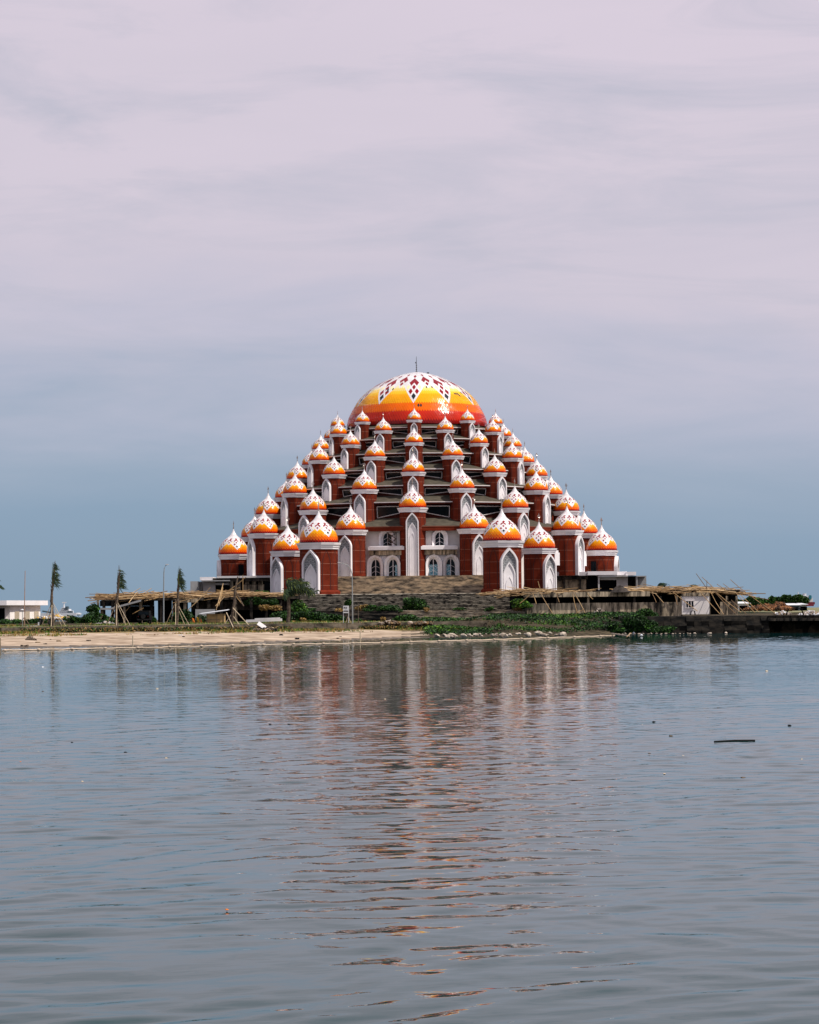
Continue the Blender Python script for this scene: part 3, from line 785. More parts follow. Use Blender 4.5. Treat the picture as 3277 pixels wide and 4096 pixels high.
# left upper annex
o = empty('concrete_annex', P(920, 2370, 336)); Y = 336
PX(Y).box(868, 1160, 2303, 2311, 6).build('slab', M['white_dirty'], o)
PX(Y).box(852, 1160, 2311, 2325, 6, .3).build('fascia', M['conc_dark'], o)
PX(Y).box(800, 852, 2308, 2321, 6, .4).build('slab', M['white'], o)
PX(Y).box(762, 790, 2325, 2374, 6, .2).box(790, 808, 2326, 2374, .3, 2).box(790, 797, 2326, 2374, 5, .8).box(788, 830, 2326, 2376, .2, 6.5).build('end_wall', M['conc_grey'], o)
PX(Y).box(806, 920, 2321, 2325, 5, -.2).build('beam', M['conc_grey'], o)
PX(Y).box(812, 862, 2326, 2374, .25, 2.2).box(862, 918, 2331, 2340, .25, 1.6).build('room_wall', M['white_dirty'], o)
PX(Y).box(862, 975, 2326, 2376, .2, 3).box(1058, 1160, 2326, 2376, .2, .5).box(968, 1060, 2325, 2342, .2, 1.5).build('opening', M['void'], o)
for u in (980, 1007, 1034): PX(Y).box(u, u + 18, 2323, 2336, .2, 1.0).build('parapet_block', M['conc'], o)
PX(Y).box(972, 1060, 2338, 2374, .25, 1).build('infill_wall', M['conc'], o)
for u in (920, 950): PX(Y).box(u, u + 13, 2319, 2376, .4, .1).build('column', M['conc_dark'], o)
tag(o, 'unfinished white and black concrete annex left of the towers, above the bamboo', 'building')
# right upper annex
o = empty('concrete_annex', P(2300, 2365, 336))
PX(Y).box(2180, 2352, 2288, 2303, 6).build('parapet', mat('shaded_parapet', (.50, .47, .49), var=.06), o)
PX(Y).box(2352, 2470, 2285, 2300, 6, -.6).box(2470, 2508, 2286, 2300, 5, .6).box(2505, 2545, 2287, 2301, 5, -.2).build('parapet', M['white'], o)
PX(Y).box(2180, 2352, 2303, 2318, .5, .4).build('beam', M['conc_dark'], o)
PX(Y).box(2200, 2345, 2318, 2372, .3, .7).build('infill_wall', stained('tan_wall', (.42, .33, .22), (.04, .03, .025), 1.3, (.8, .8, .5), .38, .6), o)
for u in (2254, 2318): PX(Y).box(u, u + 7, 2303, 2372, .4, .2).build('column', M['conc_dark'], o)
PX(Y).box(2340, 2398, 2296, 2374, .3, 1.9).build('opening', M['void'], o)
PX(Y).box(2392, 2512, 2302, 2306, 4, -.5).box(2393, 2399, 2304, 2370, .4, -.3).box(2467, 2512, 2306, 2372, .25, 1.4).box(2399, 2467, 2308, 2320, .2, 1).build('room_wall', M['white_dirty'], o)
PX(Y).box(2390, 2480, 2310, 2374, .2, 2.4).box(2512, 2548, 2304, 2352, .2, 1.5).build('opening', M['void'], o)
PX(Y).box(2546, 2551, 2304, 2350, 3, -.4).box(2551, 2586, 2308, 2350, .25, 1.2).box(2546, 2586, 2303, 2307, 3, -.5).build('end_wall', M['conc_grey'], o)
tag(o, 'unfinished white walled annex right of the towers with a black doorway', 'building')
# left lower ruin (bamboo on its roof)
o = empty('concrete_ruin', P(700, 2500, 304)); Y = 304
PX(Y).box(405, 790, 2392, 2402, 12).box(790, 1200, 2385, 2397, 10, 10).build('roof_slab', M['conc_dark'], o)
PX(Y).box(700, 790, 2396, 2410, .4, -.1).build('beam', M['conc'], o)
us = [388, 410, 445, 515, 558, 600, 640, 690, 735, 785, 830, 880, 940, 1000, 1060, 1120]
for i, u in enumerate(us):
    PX(Y).box(u, u + (11 if i % 3 else 8), 2400, 2504, .4, .5 + (9 if u > 790 else 1.5 * (i % 2))).build('column', M['conc_dark'] if i % 4 else M['conc'], o)
PX(Y).box(400, 617, 2402, 2424, .2, 11).box(460, 618, 2424, 2503, .2, 10).box(632, 688, 2402, 2503, .2, 10.5).box(694, 752, 2402, 2503, .2, 11).box(765, 1200, 2398, 2503, .2, 13.5).build('back_wall', M['void'], o)  # near-black sheets: the interior's deep shade is put into their colour
PX(Y).box(770, 1200, 2405, 2440, .2, 11.5).build('back_wall', M['conc_dark'], o)
mb = MB()
pa = [P(368, 2431, 302), P(440, 2432, 302), P(565, 2398, 302)]
for k_ in range(2):
    a, c = pa[k_], pa[k_ + 1]; dz = Vector((0, 0, -.22)); dy = Vector((0, 4, 0))
    A = [a, c, c + dz, a + dz]; B = [p + dy for p in A]
    mb.quad(*A); mb.quad(*B[::-1]); mb.quad(A[1], A[0], B[0], B[1]); mb.quad(A[3], A[2], B[2], B[3])
mb.quad(pa[0], pa[0] + Vector((0, 0, -.22)), pa[0] + Vector((0, 4, -.22)), pa[0] + Vector((0, 4, 0)))
from_world(mb, o.location).build('sloping_slab', M['conc_grey'], o)
PX(302).box(385, 392, 2438, 2500, .25, .3).box(402, 416, 2438, 2500, .3, 1).box(494, 502, 2420, 2500, .3, .4).build('porch_column', M['conc'], o)
PX(Y).box(782, 860, 2437, 2482, .25, -1.5).build('low_panel', M['conc_grey'], o)
tag(o, 'dark column framed concrete ruin with bamboo on its roof, left of the mosque', 'building')
# right lower ruin
o = empty('concrete_ruin', P(2500, 2462, 302)); Y = 302
PX(Y).box(2095, 2600, 2368, 2387, .5).build('fascia', M['conc'], o)
PX(Y).box(2080, 2960, 2364, 2370, 10, .6).build('roof_slab', M['conc_dark'], o)
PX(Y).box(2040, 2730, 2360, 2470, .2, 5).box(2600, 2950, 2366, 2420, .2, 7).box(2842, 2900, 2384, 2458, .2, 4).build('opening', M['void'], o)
PX(Y).box(2105, 2722, 2411, 2470, .35, .4).build('parapet', M['conc'], o)
for u in (2100, 2226, 2350, 2535, 2640, 2705, 2722, 2835, 2905, 2944): PX(Y).box(u, u + 8, 2384, 2460, .35, .15 + (.3 if u % 4 else 0)).build('column', M['conc'] if u % 3 else M['conc_dark'], o)
rm = PX(Y).box(2728, 2838, 2384, 2457, .3, .05).build('room_wall', M['cream'], o)
pw = PX(Y); pw.box(2745, 2775, 2403, 2431, .12, -.03)
pw.mb.v = [(x - o.location.x, y - o.location.y, z - o.location.z) for x, y, z in pw.mb.v]; pw.mb.build('window', M['glass'], rm)
pw = PX(Y)
for u in (2744, 2754, 2765, 2775): pw.box(u - 1, u + 1.4, 2402, 2431, .1, -.06)
pw.box(2742, 2778, 2400, 2404, .12, -.08).box(2742, 2778, 2430, 2433, .12, -.08)
pw.mb.v = [(x - o.location.x, y - o.location.y, z - o.location.z) for x, y, z in pw.mb.v]; pw.mb.build('window_frame', M['trim'], rm)
PX(Y).box(2728, 2838, 2370, 2384, .4, -.1).build('lintel', M['conc'], o)
PX(Y).box(2882, 2948, 2407, 2458, .3, .6).build('low_panel', M['conc'], o)
tag(o, 'long stained concrete ruin with a white room at its right end, right of the mosque', 'building')

# ------------------------------------------------------------------ bamboo
def bamboo(p, q, r, m, label, group):
    mid = (p + q) / 2; mb = MB(); d = q - p
    sag = Vector((0, 0, -.012 * d.length)) + Vector((rng.uniform(-.06, .06), 0, 0))
    mb.tube([p - mid, sag, q - mid], [r, r * .95, r * .75], 5)
    o = mb.build('bamboo_pole', M['bamboo'][m], None, mid); return tag(o, label, 'bamboo pole', group)
def heap(us, vtop, vbot, Y0, Y1, n, label, group, tilt=0, nstuff=0):
    a, c = us; stuff = MB()
    for k_ in range(n + nstuff):
        u = rng.uniform(a + 25, c - 25); Yp = rng.uniform(Y0, Y1)
        tpos = (u - a) / (c - a)
        vt = interp([x[0] for x in vtop], [x[1] for x in vtop], u); vb = interp([x[0] for x in vbot], [x[1] for x in vbot], u)
        v = vt + (vb - vt) * rng.random() ** 1.1
        if k_ >= n: v = vt + (vb - vt) * rng.uniform(.35, .95)
        ctr = P(u, v, Yp); ln = rng.uniform(2.2, 5.2) * .5
        yaw = rng.gauss(0, .3); pit = rng.gauss(tilt, .085)
        d = Vector((math.cos(yaw), math.sin(yaw), pit)) * ln
        if k_ < n: bamboo(ctr - d, ctr + d, rng.uniform(.03, .045), rng.choice((0, 0, 0, 1, 2)), label, group)
        else: stuff.tube([ctr - d, ctr + d], .05, 4, m=rng.choice((0, 1, 1, 2)))
    if nstuff: tag(stuff.build('bamboo_heap', M['bamboo']), label.replace('pole lying loose in', 'poles packed inside'), 'bamboo heap', group, 'stuff')
heap((395, 800), [(395, 2385), (430, 2374), (560, 2372), (800, 2368)], [(395, 2398), (560, 2398), (800, 2392)], 303, 309, 95, 'bamboo pole lying loose in the heap on the left ruin roof', 'bamboo poles on the left ruin roof', .02, 110)
heap((770, 1160), [(770, 2370), (900, 2366), (1000, 2365), (1160, 2376)], [(770, 2392), (900, 2390), (1160, 2386)], 313, 318, 70, 'bamboo pole lying loose in the heap beside the left big tower', 'bamboo poles on the left ruin roof', .01, 80)
heap((1950, 2390), [(1950, 2368), (2100, 2354), (2390, 2360)], [(1950, 2374), (2150, 2380), (2390, 2372)], 302, 308, 55, 'bamboo pole lying loose in the heap below the right towers', 'bamboo poles right of the stairs', 0, 70)
heap((2480, 3010), [(2480, 2352), (2600, 2342), (2800, 2345), (3010, 2366)], [(2480, 2362), (2600, 2374), (2800, 2372), (3010, 2378)], 302, 309, 78, 'bamboo pole lying loose in the heap on the right ruin roof', 'bamboo poles on the right ruin roof', -.02, 130)
lean = [((740, 2452, 303), (958 - 116, 2350, 303)), ((865, 2440, 309), (893, 2334, 312)), ((875, 2424, 309), (892, 2350, 312)), ((905, 2370, 311), (985, 2308, 311)),
        ((972, 2300, 312), (972, 2384, 312)), ((862, 2424, 308), (900, 2385, 309)), ((938, 2378, 305), (975, 2424, 304)), ((515, 2412, 302), (550, 2366, 303)),
        ((520, 2378, 304), (562, 2352, 305)), ((500, 2448, 303), (520, 2426, 303)), ((530, 2456, 303), (575, 2432, 303)), ((362, 2414, 303), (392, 2406, 303)),
        ((775, 2392, 302), (690, 2412, 302)), ((562, 2378, 305), (607, 2353, 306))]
for a, c in lean: bamboo(P(*a), P(*c), .05, rng.choice((0, 0, 2)), 'single bamboo pole leaning against the left ruin', 'bamboo poles leaning on the left ruin')
lean = [((2146, 2416, 300), (2130, 2372, 301)), ((2215, 2461, 300), (2160, 2368, 301)), ((2312, 2460, 300), (2291, 2374, 301)), ((2343, 2456, 300), (2298, 2372, 301)),
        ((2299, 2459, 300), (2337, 2435, 300)), ((2160, 2352, 303), (2152, 2324, 303)), ((2238, 2410, 300), (2226, 2372, 301)), ((2350, 2372, 301), (2372, 2397, 300)),
        ((2080, 2414, 300), (2118, 2382, 300))]
for a, c in lean: bamboo(P(*a), P(*c), .05, rng.choice((0, 0, 1)), 'single bamboo pole leaning under the heap below the right towers', 'bamboo poles leaning right of the stairs')
lean = [((2895, 2458, 299), (2838, 2358, 302)), ((2880, 2456, 299), (2795, 2360, 302)), ((2790, 2444, 299), (2692, 2368, 302)), ((2940, 2452, 299), (2862, 2370, 302)),
        ((2965, 2450, 299), (2868, 2372, 302)), ((3020, 2450, 299), (2945, 2372, 302)), ((3035, 2448, 299), (2962, 2378, 302)), ((3100, 2452, 299), (2990, 2374, 302)), ((3075, 2398, 300), (2975, 2378, 302)),
        ((2833, 2360, 303), (2785, 2294, 303)), ((2828, 2380, 302), (2828, 2322, 302)), ((2862, 2358, 304), (2808, 2308, 304)), ((2906, 2364, 304), (2868, 2336, 304)), ((2938, 2366, 304), (2892, 2334, 304)), ((2985, 2370, 304), (2922, 2318, 304)),
        ((2655, 2412, 300), (2620, 2372, 301)), ((2626, 2410, 300), (2610, 2375, 301)), ((2710, 2420, 300), (2700, 2380, 301)), ((2985, 2455, 298), (2925, 2400, 299))]
for a, c in lean: bamboo(P(*a), P(*c), .045, rng.choice((0, 0, 1)), 'single bamboo pole leaning on or sticking out of the right ruin', 'bamboo poles leaning on the right ruin')

# ------------------------------------------------------------------ quay on the right
mb = MB(); o = empty('quay', P(2900, 2535, 280)); rg = random.Random(5)
qp = []
for u in range(2420, 4200, 30):
    s = G(u, interp([x[0] for x in shore_uv], [x[1] for x in shore_uv], u) - 1.5, 0); qp.append(s)
face = MB(); cap = MB()
for i in range(len(qp) - 1):
    a, c = qp[i], qp[i + 1]; u = 2420 + 30 * i
    zt = 1.95 if u > 2470 else 1.2 + .75 * max(0, (u - 2420) / 50)
    f = lambda p, z, dy=0: (p.x, p.y + dy, z)
    if u < 3080:
        n1 = rg.uniform(-.25, .25); zz = [-.3, .35, .9, 1.4, zt]; dy = [0, .25 + n1, .6 - n1, .9 + n1, 1.5]
        for k_ in range(4): face.quad(f(a, zz[k_], dy[k_]), f(c, zz[k_], dy[k_]), f(c, zz[k_ + 1], dy[k_ + 1]), f(a, zz[k_ + 1], dy[k_ + 1]))
        face.quad(f(a, zt, 1.5), f(c, zt, 1.5), f(c, zt + .02, 9.5), f(a, zt + .02, 9.5))
    else:
        cap.bb((a.x, a.y, 1.35), (c.x + .01, a.y + 6, 1.66)); face.bb((a.x, a.y + .6, 1.66), (c.x + .01, a.y + 10, 1.95)); face.bb((a.x, a.y + 3.0, -.4), (c.x + .01, a.y + 3.3, 1.35))
M['quay'] = stained('black_quay_concrete', (.035, .029, .022), (.005, .005, .005), 1.8, (.5, .5, 1.2), .42, .72)
from_world(face, o.location).build('bank', M['quay'], o); from_world(cap, o.location).build('deck', M['conc_dark'], o)
for i, u in enumerate((3020, 3058, 3095, 3118, 3142, 3165, 3190, 3212, 3235, 3258, 3280)):
    s = G(u, 2530, 0); mb = MB(); tall = i in (0, 1, 6)
    mb.tube([(0, 0, -.4), (0, 0, 1.36)], .16 if tall else .2, 8)
    q = mb.build('pile', M['conc'] if tall else M['conc_dark'], o); q.location = Vector((s.x, s.y + (.4 if tall else 1.4), 0)) - o.location
tag(o, 'dark stained quay on piles rising straight from the water at right', 'quay')

# ------------------------------------------------------------------ vegetation
def bush(name, u, v, Y, ru, rv, n, label, size=.3, mats=(0, 0, 1), group=None, ry=1.0, cat='bush', leafset='leaf', lumps=5):
    base = P(u, v + rv, Y); base.z = max(gz(base.x, base.y) if abs(v) < 1e9 else 0, base.z)
    ctr = P(u, v, Y); rx = ru * Y / F; rz = rv * Y / F
    rg_ = random.Random(int(u * 7 + v)); mb = MB()
    for k_ in range(lumps):
        oc = ctr + Vector((rg_.uniform(-.6, .6) * rx, rg_.uniform(-.5, .5) * ry, rg_.uniform(-.35, .35) * rz)); s_ = rg_.uniform(.45, .75)
        mb.leaves(oc, (rx * s_, ry * s_, rz * s_ * 1.05), n // lumps, size, rg_, mats)
    for k_ in range(lumps):
        oc = ctr + Vector((rg_.uniform(-.75, .75) * rx, rg_.uniform(-.3, .3) * ry, -rz * .85))
        mb.leaves(oc, (rx * .38, ry * .6, rz * .55), n // (lumps * 2), size, rg_, mats)
    for k_ in range(4): mb.tube([Vector((ctr.x + rg_.uniform(-.3, .3) * rx, ctr.y, base.z - .1)), ctr + Vector((rg_.uniform(-.5, .5) * rx, 0, rg_.uniform(0, .5) * rz))], [.05, .02], 4, m=len(M[leafset]))
    org = Vector((ctr.x, ctr.y, ctr.z - rz))
    ob = from_world(mb, org).build(name, M[leafset] + [M['wood']], None, org)
    return tag(ob, label, cat, group)
hedge = [(60, 2488, 300, 45, 12), (120, 2486, 300, 40, 13), (175, 2487, 300, 40, 13), (300, 2478, 298, 40, 18), (350, 2472, 298, 45, 22), (395, 2470, 298, 45, 22), (440, 2480, 299, 35, 16), (15, 2490, 299, 30, 12)]
for i, (u, v, Y, ru, rv) in enumerate(hedge):
    bush('bush', u, v, Y, ru, rv, 900, 'clipped dark green bush in the left hedge row under the white building' if u < 250 else 'wild dark green bush between the white building and the left ruin', .28, (0, 0, 1), 'bushes in the left hedge' if u < 250 else 'bushes beside the left ruin')
bush('bush', 372, 2440, 300, 26, 22, 700, 'tall spiky bush rising at the left end of the column ruin', .4)
bush('bush', 605, 2480, 302, 22, 18, 500, 'dark green bush beside the lamp post, right of the parked black car', .28)
bush('bush', 700, 2470, 301, 35, 24, 800, 'dark green bush behind the third staked palm', .3)
bush('bush', 745, 2462, 302, 30, 28, 800, 'tall dark green bush left of the plywood shed', .3)
bush('bush', 825, 2478, 297, 35, 26, 700, 'dark creeper bush hanging over the back of the plywood shed', .3)
bush('bush', 1010, 2402, 314, 50, 14, 900, 'dark creeper hanging below the bamboo beside the left big tower', .28)
bush('bush', 1080, 2410, 313, 45, 16, 900, 'dark green creeper left of the broad bright bush', .28)
bush('bush', 1190, 2425, 308, 38, 30, 1500, 'bright green bush right of the windblown palm', .3, (1, 1, 2, 0))
bush('bush', 1220, 2462, 301, 80, 22, 2000, 'broad dark bush mass at the foot of the left stairs', .3, (0, 0, 0, 1))
bush('bush', 1130, 2462, 302, 45, 22, 1200, 'dark bush directly behind the windblown palm trunk', .3, (0, 0, 1))
bush('bush', 1330, 2468, 300, 50, 18, 1200, 'dark bush left of the pole sign', .28, (0, 0, 1))
bush('bush', 1670, 2410, 310, 56, 24, 1600, 'round dark bush growing on the upper stairs at centre', .3, (0, 0, 1))
bush('bush', 1480, 2428, 307, 30, 10, 500, 'small bush at the left of the three on the terrace', .25, (0, 0, 1))
bush('bush', 1530, 2430, 307, 28, 10, 500, 'small bush at the middle of the three on the terrace', .25, (0, 0, 1))
bush('bush', 1570, 2428, 307, 25, 11, 500, 'small bush at the right of the three on the terrace', .25, (0, 0, 1))
bush('bush', 1640, 2474, 300, 75, 22, 1700, 'weedy green bush along the foot of the lower stairs', .28, (0, 1, 1))
bush('bush', 2080, 2410, 301, 45, 16, 900, 'yellow green weeds under the bamboo at the right end of the stairs', .28, (0, 1, 2))
bush('bush', 2590, 2470, 288, 50, 36, 2600, 'big round green shrub in front of the right ruin', .3, (0, 0, 1, 1))
bush('bush', 2560, 2490, 280, 75, 30, 2600, 'broad green shrub at the right end of the grass bank', .3, (0, 0, 1))
bush('bush', 2462, 2503, 271, 45, 20, 1100, 'dark shrub above the pipes on the shore, beside the second pale boulder', .28, (0, 0, 1))
bush('bush', 2660, 2515, 276, 40, 12, 700, 'low green creeper where the grass bank meets the quay', .25, (0, 1))
for u in (1055, 1105, 1450): bush('dry_bush', u, 2428, 308, 26, 10, 500, 'dry brown shrub on the terrace edge', .25, (0, 1), 'dry shrubs on the terrace edge', leafset='dry')
bush('bush', 1045, 2366, 318, 28, 5, 400, 'low weeds on top of the bamboo beside the left big tower', .22, (0, 1))
rgb = random.Random(77)
for i in range(16):
    u = 1200 + i * 58 + rgb.uniform(-20, 20); up_ = i % 3 == 0
    bush('dry_bush' if up_ else 'bush', u, 2436 + rgb.uniform(-4, 4) if i % 2 else 2478 + rgb.uniform(-5, 3), 306 if i % 2 else 299.5, rgb.uniform(10, 30), rgb.uniform(4, 9), 260, 'low dry scrub patch on the stepped terraces below the mosque' if up_ else 'low green scrub patch on the stepped terraces below the mosque', .22,
         (0, 1), 'scrub patches on the terraces', leafset='dry' if up_ else 'leaf', lumps=3)
# ground cover on the bank and along the promenade
gr = MB(); rg = random.Random(11)
def tuft(x, y, h, m, n=4):
    z = gz(x, y)
    for _ in range(n):
        a = rg.uniform(0, 6.28); dx, dy = math.cos(a) * .06, math.sin(a) * .06; bx_, by_ = x + rg.uniform(-.2, .2), y + rg.uniform(-.2, .2)
        hh = h * rg.uniform(.5, 1.3)
        gr.quad((bx_ - dx, by_ - dy, z - .05), (bx_ + dx, by_ + dy, z - .05), (bx_ + rg.uniform(-.15, .15), by_ + rg.uniform(-.15, .15), z + hh), m=m)
x_a, x_b = P(1700, 2500, 290).x, P(2600, 2500, 285).x
for _ in range(9000):                              # green bank
    x = rg.uniform(x_a, x_b); ys = interp(SX, SY, x); y = rg.uniform(ys + 2.4 + noise2(x, 3), 303)
    m = rg.choice((0, 0, 1, 0)) if noise2(x * 1.3, y * .9) < .25 else rg.choice((0, 1, 1, 1, 2))
    z = gz(x, y)
    if noise2(x * .9 + 4, y * 1.6) < -.42: continue
    gr.leaves((x, y, z + .10 + .22 * noise2(x * 1.7, y * 1.1)), (.35, .35, .28), 3, .27, rg, (m,), low=-.2)
for _ in range(5200):                              # verge behind the low wall
    x = rg.uniform(P(-200, 2500, 255).x, P(1720, 2500, 290).x); yw = interp(WX, WY, x); y = yw + (rg.uniform(3.6, 18) if rg.random() < .75 else rg.uniform(.3, 1.5))
    
    if noise2(x * 1.1, y * .9) < -.35: continue
    tuft(x, y, rg.choice((.1, .14, .2)), rg.choice((1, 1, 2, 2, 3, 3)))
for _ in range(4200):                              # weeds at the wall foot and on the beach
    x = rg.uniform(P(-200, 2500, 255).x, P(1900, 2500, 290).x); yw = interp(WX, WY, x)
    if rg.random() < .72: y = yw - abs(rg.gauss(0, 2.4)) - .3
    else: y = yw - 9 + rg.gauss(0, 1.8) - (4 if x < -20 else 0)
    if noise2(x * .8, y * .5) < -.15: continue
    tuft(x, y, rg.choice((.08, .12, .26)), rg.choice((3, 3, 4, 2, 1)), 5)
for _ in range(3600):                              # rank growth against the low wall
    x = rg.uniform(P(-200, 2500, 255).x, WX[-1]); y = interp(WX, WY, x) - abs(rg.gauss(0, .7)) - .25
    if noise2(x * .9, 5) < -.1: continue
    gr.leaves((x, y, gz(x, y) + .16), (.35, .25, .3), 3, .24, rg, (rg.choice((0, 0, 1, 3, 4, 4)),), low=-.3)
tag(gr.build('grass', M['leaf'] + M['dry']), 'green and straw coloured grass along the shore', 'grass', kind='stuff')

# palms
def palm(u, vb, vt, Y, crown, label, thick=.16, lean_=0, props=True, straight=True, blow=1.0):
    base = P(u, vb, Y); base.z = gz(base.x, base.y) + .03; top = P(u + lean_, vt, Y); Ht = top.z - base.z
    o = empty('palm_tree', base); rg_ = random.Random(int(u))
    mb = MB(); n = 14; pts = []; rad = []
    ht = Ht * (.72 if straight else .62)
    for i in range(n):
        t_ = i / (n - 1); pts.append(Vector(((top.x - base.x) * t_ + .10 * math.sin(t_ * 5 + u), 0, ht * t_ - .1))); rad.append(thick * (1.25 - .45 * t_) * rg_.uniform(.9, 1.1))
    mb.tube(pts, rad, 8); 
    for i in range(26):
        z_ = rg_.uniform(.35, 1) * ht; x_ = (top.x - base.x) * z_ / ht + .10 * math.sin(z_ / ht * 5 + u); a = rg_.uniform(0, 6.28); q = Vector((math.cos(a), math.sin(a), 0))
        mb.tube([Vector((x_, 0, z_)) + q * thick * .8, Vector((x_, 0, z_ + .35)) + q * thick * 1.5], [.035, .012], 4)
    mb.build('trunk', M['bark'], o)
    crownz = pts[-1]
    if straight:
        mb = MB(); bl = Ht - ht
        for q in range(7):
            a = q * .9; e_ = Vector((math.cos(a) * .05 + .12 * (q % 3), math.sin(a) * .05, bl * rg_.uniform(.55, .98)))
            s_ = crownz + Vector((math.cos(a) * thick * .6, math.sin(a) * thick * .6, -.3)); mb.tube([s_, s_.lerp(crownz + e_, .5) + Vector((.03, 0, 0)), crownz + e_], [.055, .04, .012], 5)
        mb.build('stem_bundle', M['bark'], o)
    nf = 6 if straight else 19
    for k_ in range(nf):
        f_ = MB(); a = rg_.uniform(0, 6.28)
        if straight:
            ln = Ht - ht + rg_.uniform(-.9, .05) if k_ else Ht - ht; s0 = crownz + Vector((math.cos(a) * .12, math.sin(a) * .12, -rg_.uniform(.1, 1.0)))
            dirs = Vector((rg_.uniform(-.03, .05) * blow, rg_.uniform(-.06, .06), 1))
            spine = [s0 + dirs * (ln * q / 8) + Vector((.12 * blow * (q / 8) ** 2 * rg_.random(), 0, 0)) for q in range(9)]
            llen = (.45, .98)
        else:
            ln = rg_.uniform(1.5, 2.5); s0 = crownz + Vector((0, 0, -.1)); el_ = rg_.uniform(.1, 1.35)
            if k_ < 7: vx = rg_.uniform(.5, 1.0)
            else: vx = rg_.uniform(-.75, .9)
            dirs = Vector((vx, rg_.uniform(-.5, .5), el_)).normalized()
            spine = [s0 + dirs * (ln * q / 8) + Vector((1.0 * (q / 8) ** 2, 0, -.9 * (q / 8) ** 2 * (1.4 - el_ * .5))) for q in range(9)]
            llen = (.5, .95)
        f_.tube(spine, [.03 - .0028 * q for q in range(9)], 4, m=1)
        for q in range(1, 9):
            for rep in range(2 if straight else 9):
                p = spine[q - 1].lerp(spine[q], rg_.random()); L_ = rg_.uniform(*llen) * (1.1 - .04 * q)
                if straight: dv = Vector((rg_.uniform(.35, 1.0) * blow, rg_.uniform(-.5, .5), rg_.uniform(-.8, .1)))
                else: dv = Vector((rg_.uniform(-.15, 1.0), rg_.uniform(-.6, .6), rg_.uniform(-1.0, .15)))
                dv = dv.normalized() * L_; wv = Vector((0, .2, .98)) * .05 if abs(dv.z) < .7 * L_ else Vector((1, .2, 0)) * .05
                md_ = p + dv * .55 + Vector((0, 0, .06))
                m_ = 0 if rg_.random() < (.9 if straight else .75) else 1
                f_.quad(p, md_ - wv, p + dv + Vector((.08 * blow, 0, -.1)), md_ + wv, m=m_)
        f_.build('frond', M['frond'], o)
    if props:
        for dx, dy, hh in ((-1.1, -.4, 2.4), (1.5, -.3, 2.5), (.9, .9, 2.3), (-.7, .8, 2.2), (.1, -1.4, 2.4)):
            mb = MB(); e_ = Vector((dx, dy, 0)); e_.z = gz(base.x + dx, base.y + dy) - base.z
            mb.tube([e_, Vector((dx * .06, dy * .06, hh))], .032, 5); mb.build('support_pole', M['palewood'] if dx > 0 else M['wood'], o)
    return tag(o, label, 'palm tree', 'staked young palms along the promenade')
palm(209, 2511, 2236, 262, 0, 'tall staked palm between the white building and the docked ship, fronds tied upright', .14, 3)
palm(468, 2506, 2254, 268, 0, 'staked palm in front of the left ruin porch, fronds drooping right', .135, 2)
palm(704, 2504, 2256, 274, 0, 'staked palm right of the tall lamp post, trunk leaning right', .13, 14)
palm(1150, 2501, 2268, 287, 0, 'leafy windblown palm in front of the left big tower', .19, 8, props=False, straight=False)
# bare dead trunk with props
base = P(925, 2505, 278); base.z = gz(base.x, base.y); o = empty('dead_palm', base); mb = MB()
tp = [P(925, 2503, 278), P(930, 2460, 278), P(938, 2410, 278), P(941, 2360, 278), P(952, 2305, 278)]
mb.tube([p - base for p in tp], [.22, .16, .14, .14, .05], 8)
mb.tube([tp[3] - base, P(975, 2424, 277.8) - base], [.05, .08], 5); mb.tube([tp[3] - base, P(946, 2330, 278.2) - base, P(962, 2300, 278) - base], [.07, .06, .02], 5)
mb.build('trunk', M['bark'], o)
for a, c in (((937, 2518, 276.5), (906, 2450, 277.4)), ((897, 2500, 278), (925, 2460, 278)), ((957, 2498, 278), (930, 2460, 278)), ((995, 2500, 277), (932, 2432, 277.8))):
    mb = MB(); mb.tube([P(*a) - base, P(*c) - base], .05, 5); mb.build('support_pole', M['palewood'], o)
tag(o, 'dead palm trunk without fronds propped by poles, right of the plywood shed', 'palm tree')
o = bush('young_tree', 1393, 2408, 290, 15, 14, 320, 'young tree with a small leafy head beside the pole sign', .26, (0, 1, 1), None, .4, 'tree')
base = P(1393, 2495, 290)
mb = MB(); b0 = P(1393, 2495, 290) - o.location; mb.tube([b0, P(1394, 2410, 290) - o.location], [.07, .03], 6); mb.build('trunk', M['bark'], o)
for du in (-10, 11):
    mb = MB(); mb.tube([P(1393 + du, 2494, 290) - o.location, P(1393, 2462, 290) - o.location], .03, 5); mb.build('support_pole', M['palewood'], o)
mb = MB(); mb.tube([(0, 0, 0), (0, 0, 1.3), (.05, 0, 2.35)], [.08, .07, .04], 6); base = P(1434, 2492, 290); base.z = gz(base.x, base.y)
tag(mb.build('tree_stump', M['bark'], None, base), 'bare brown sapling trunk right of the curved lamp post', 'tree')
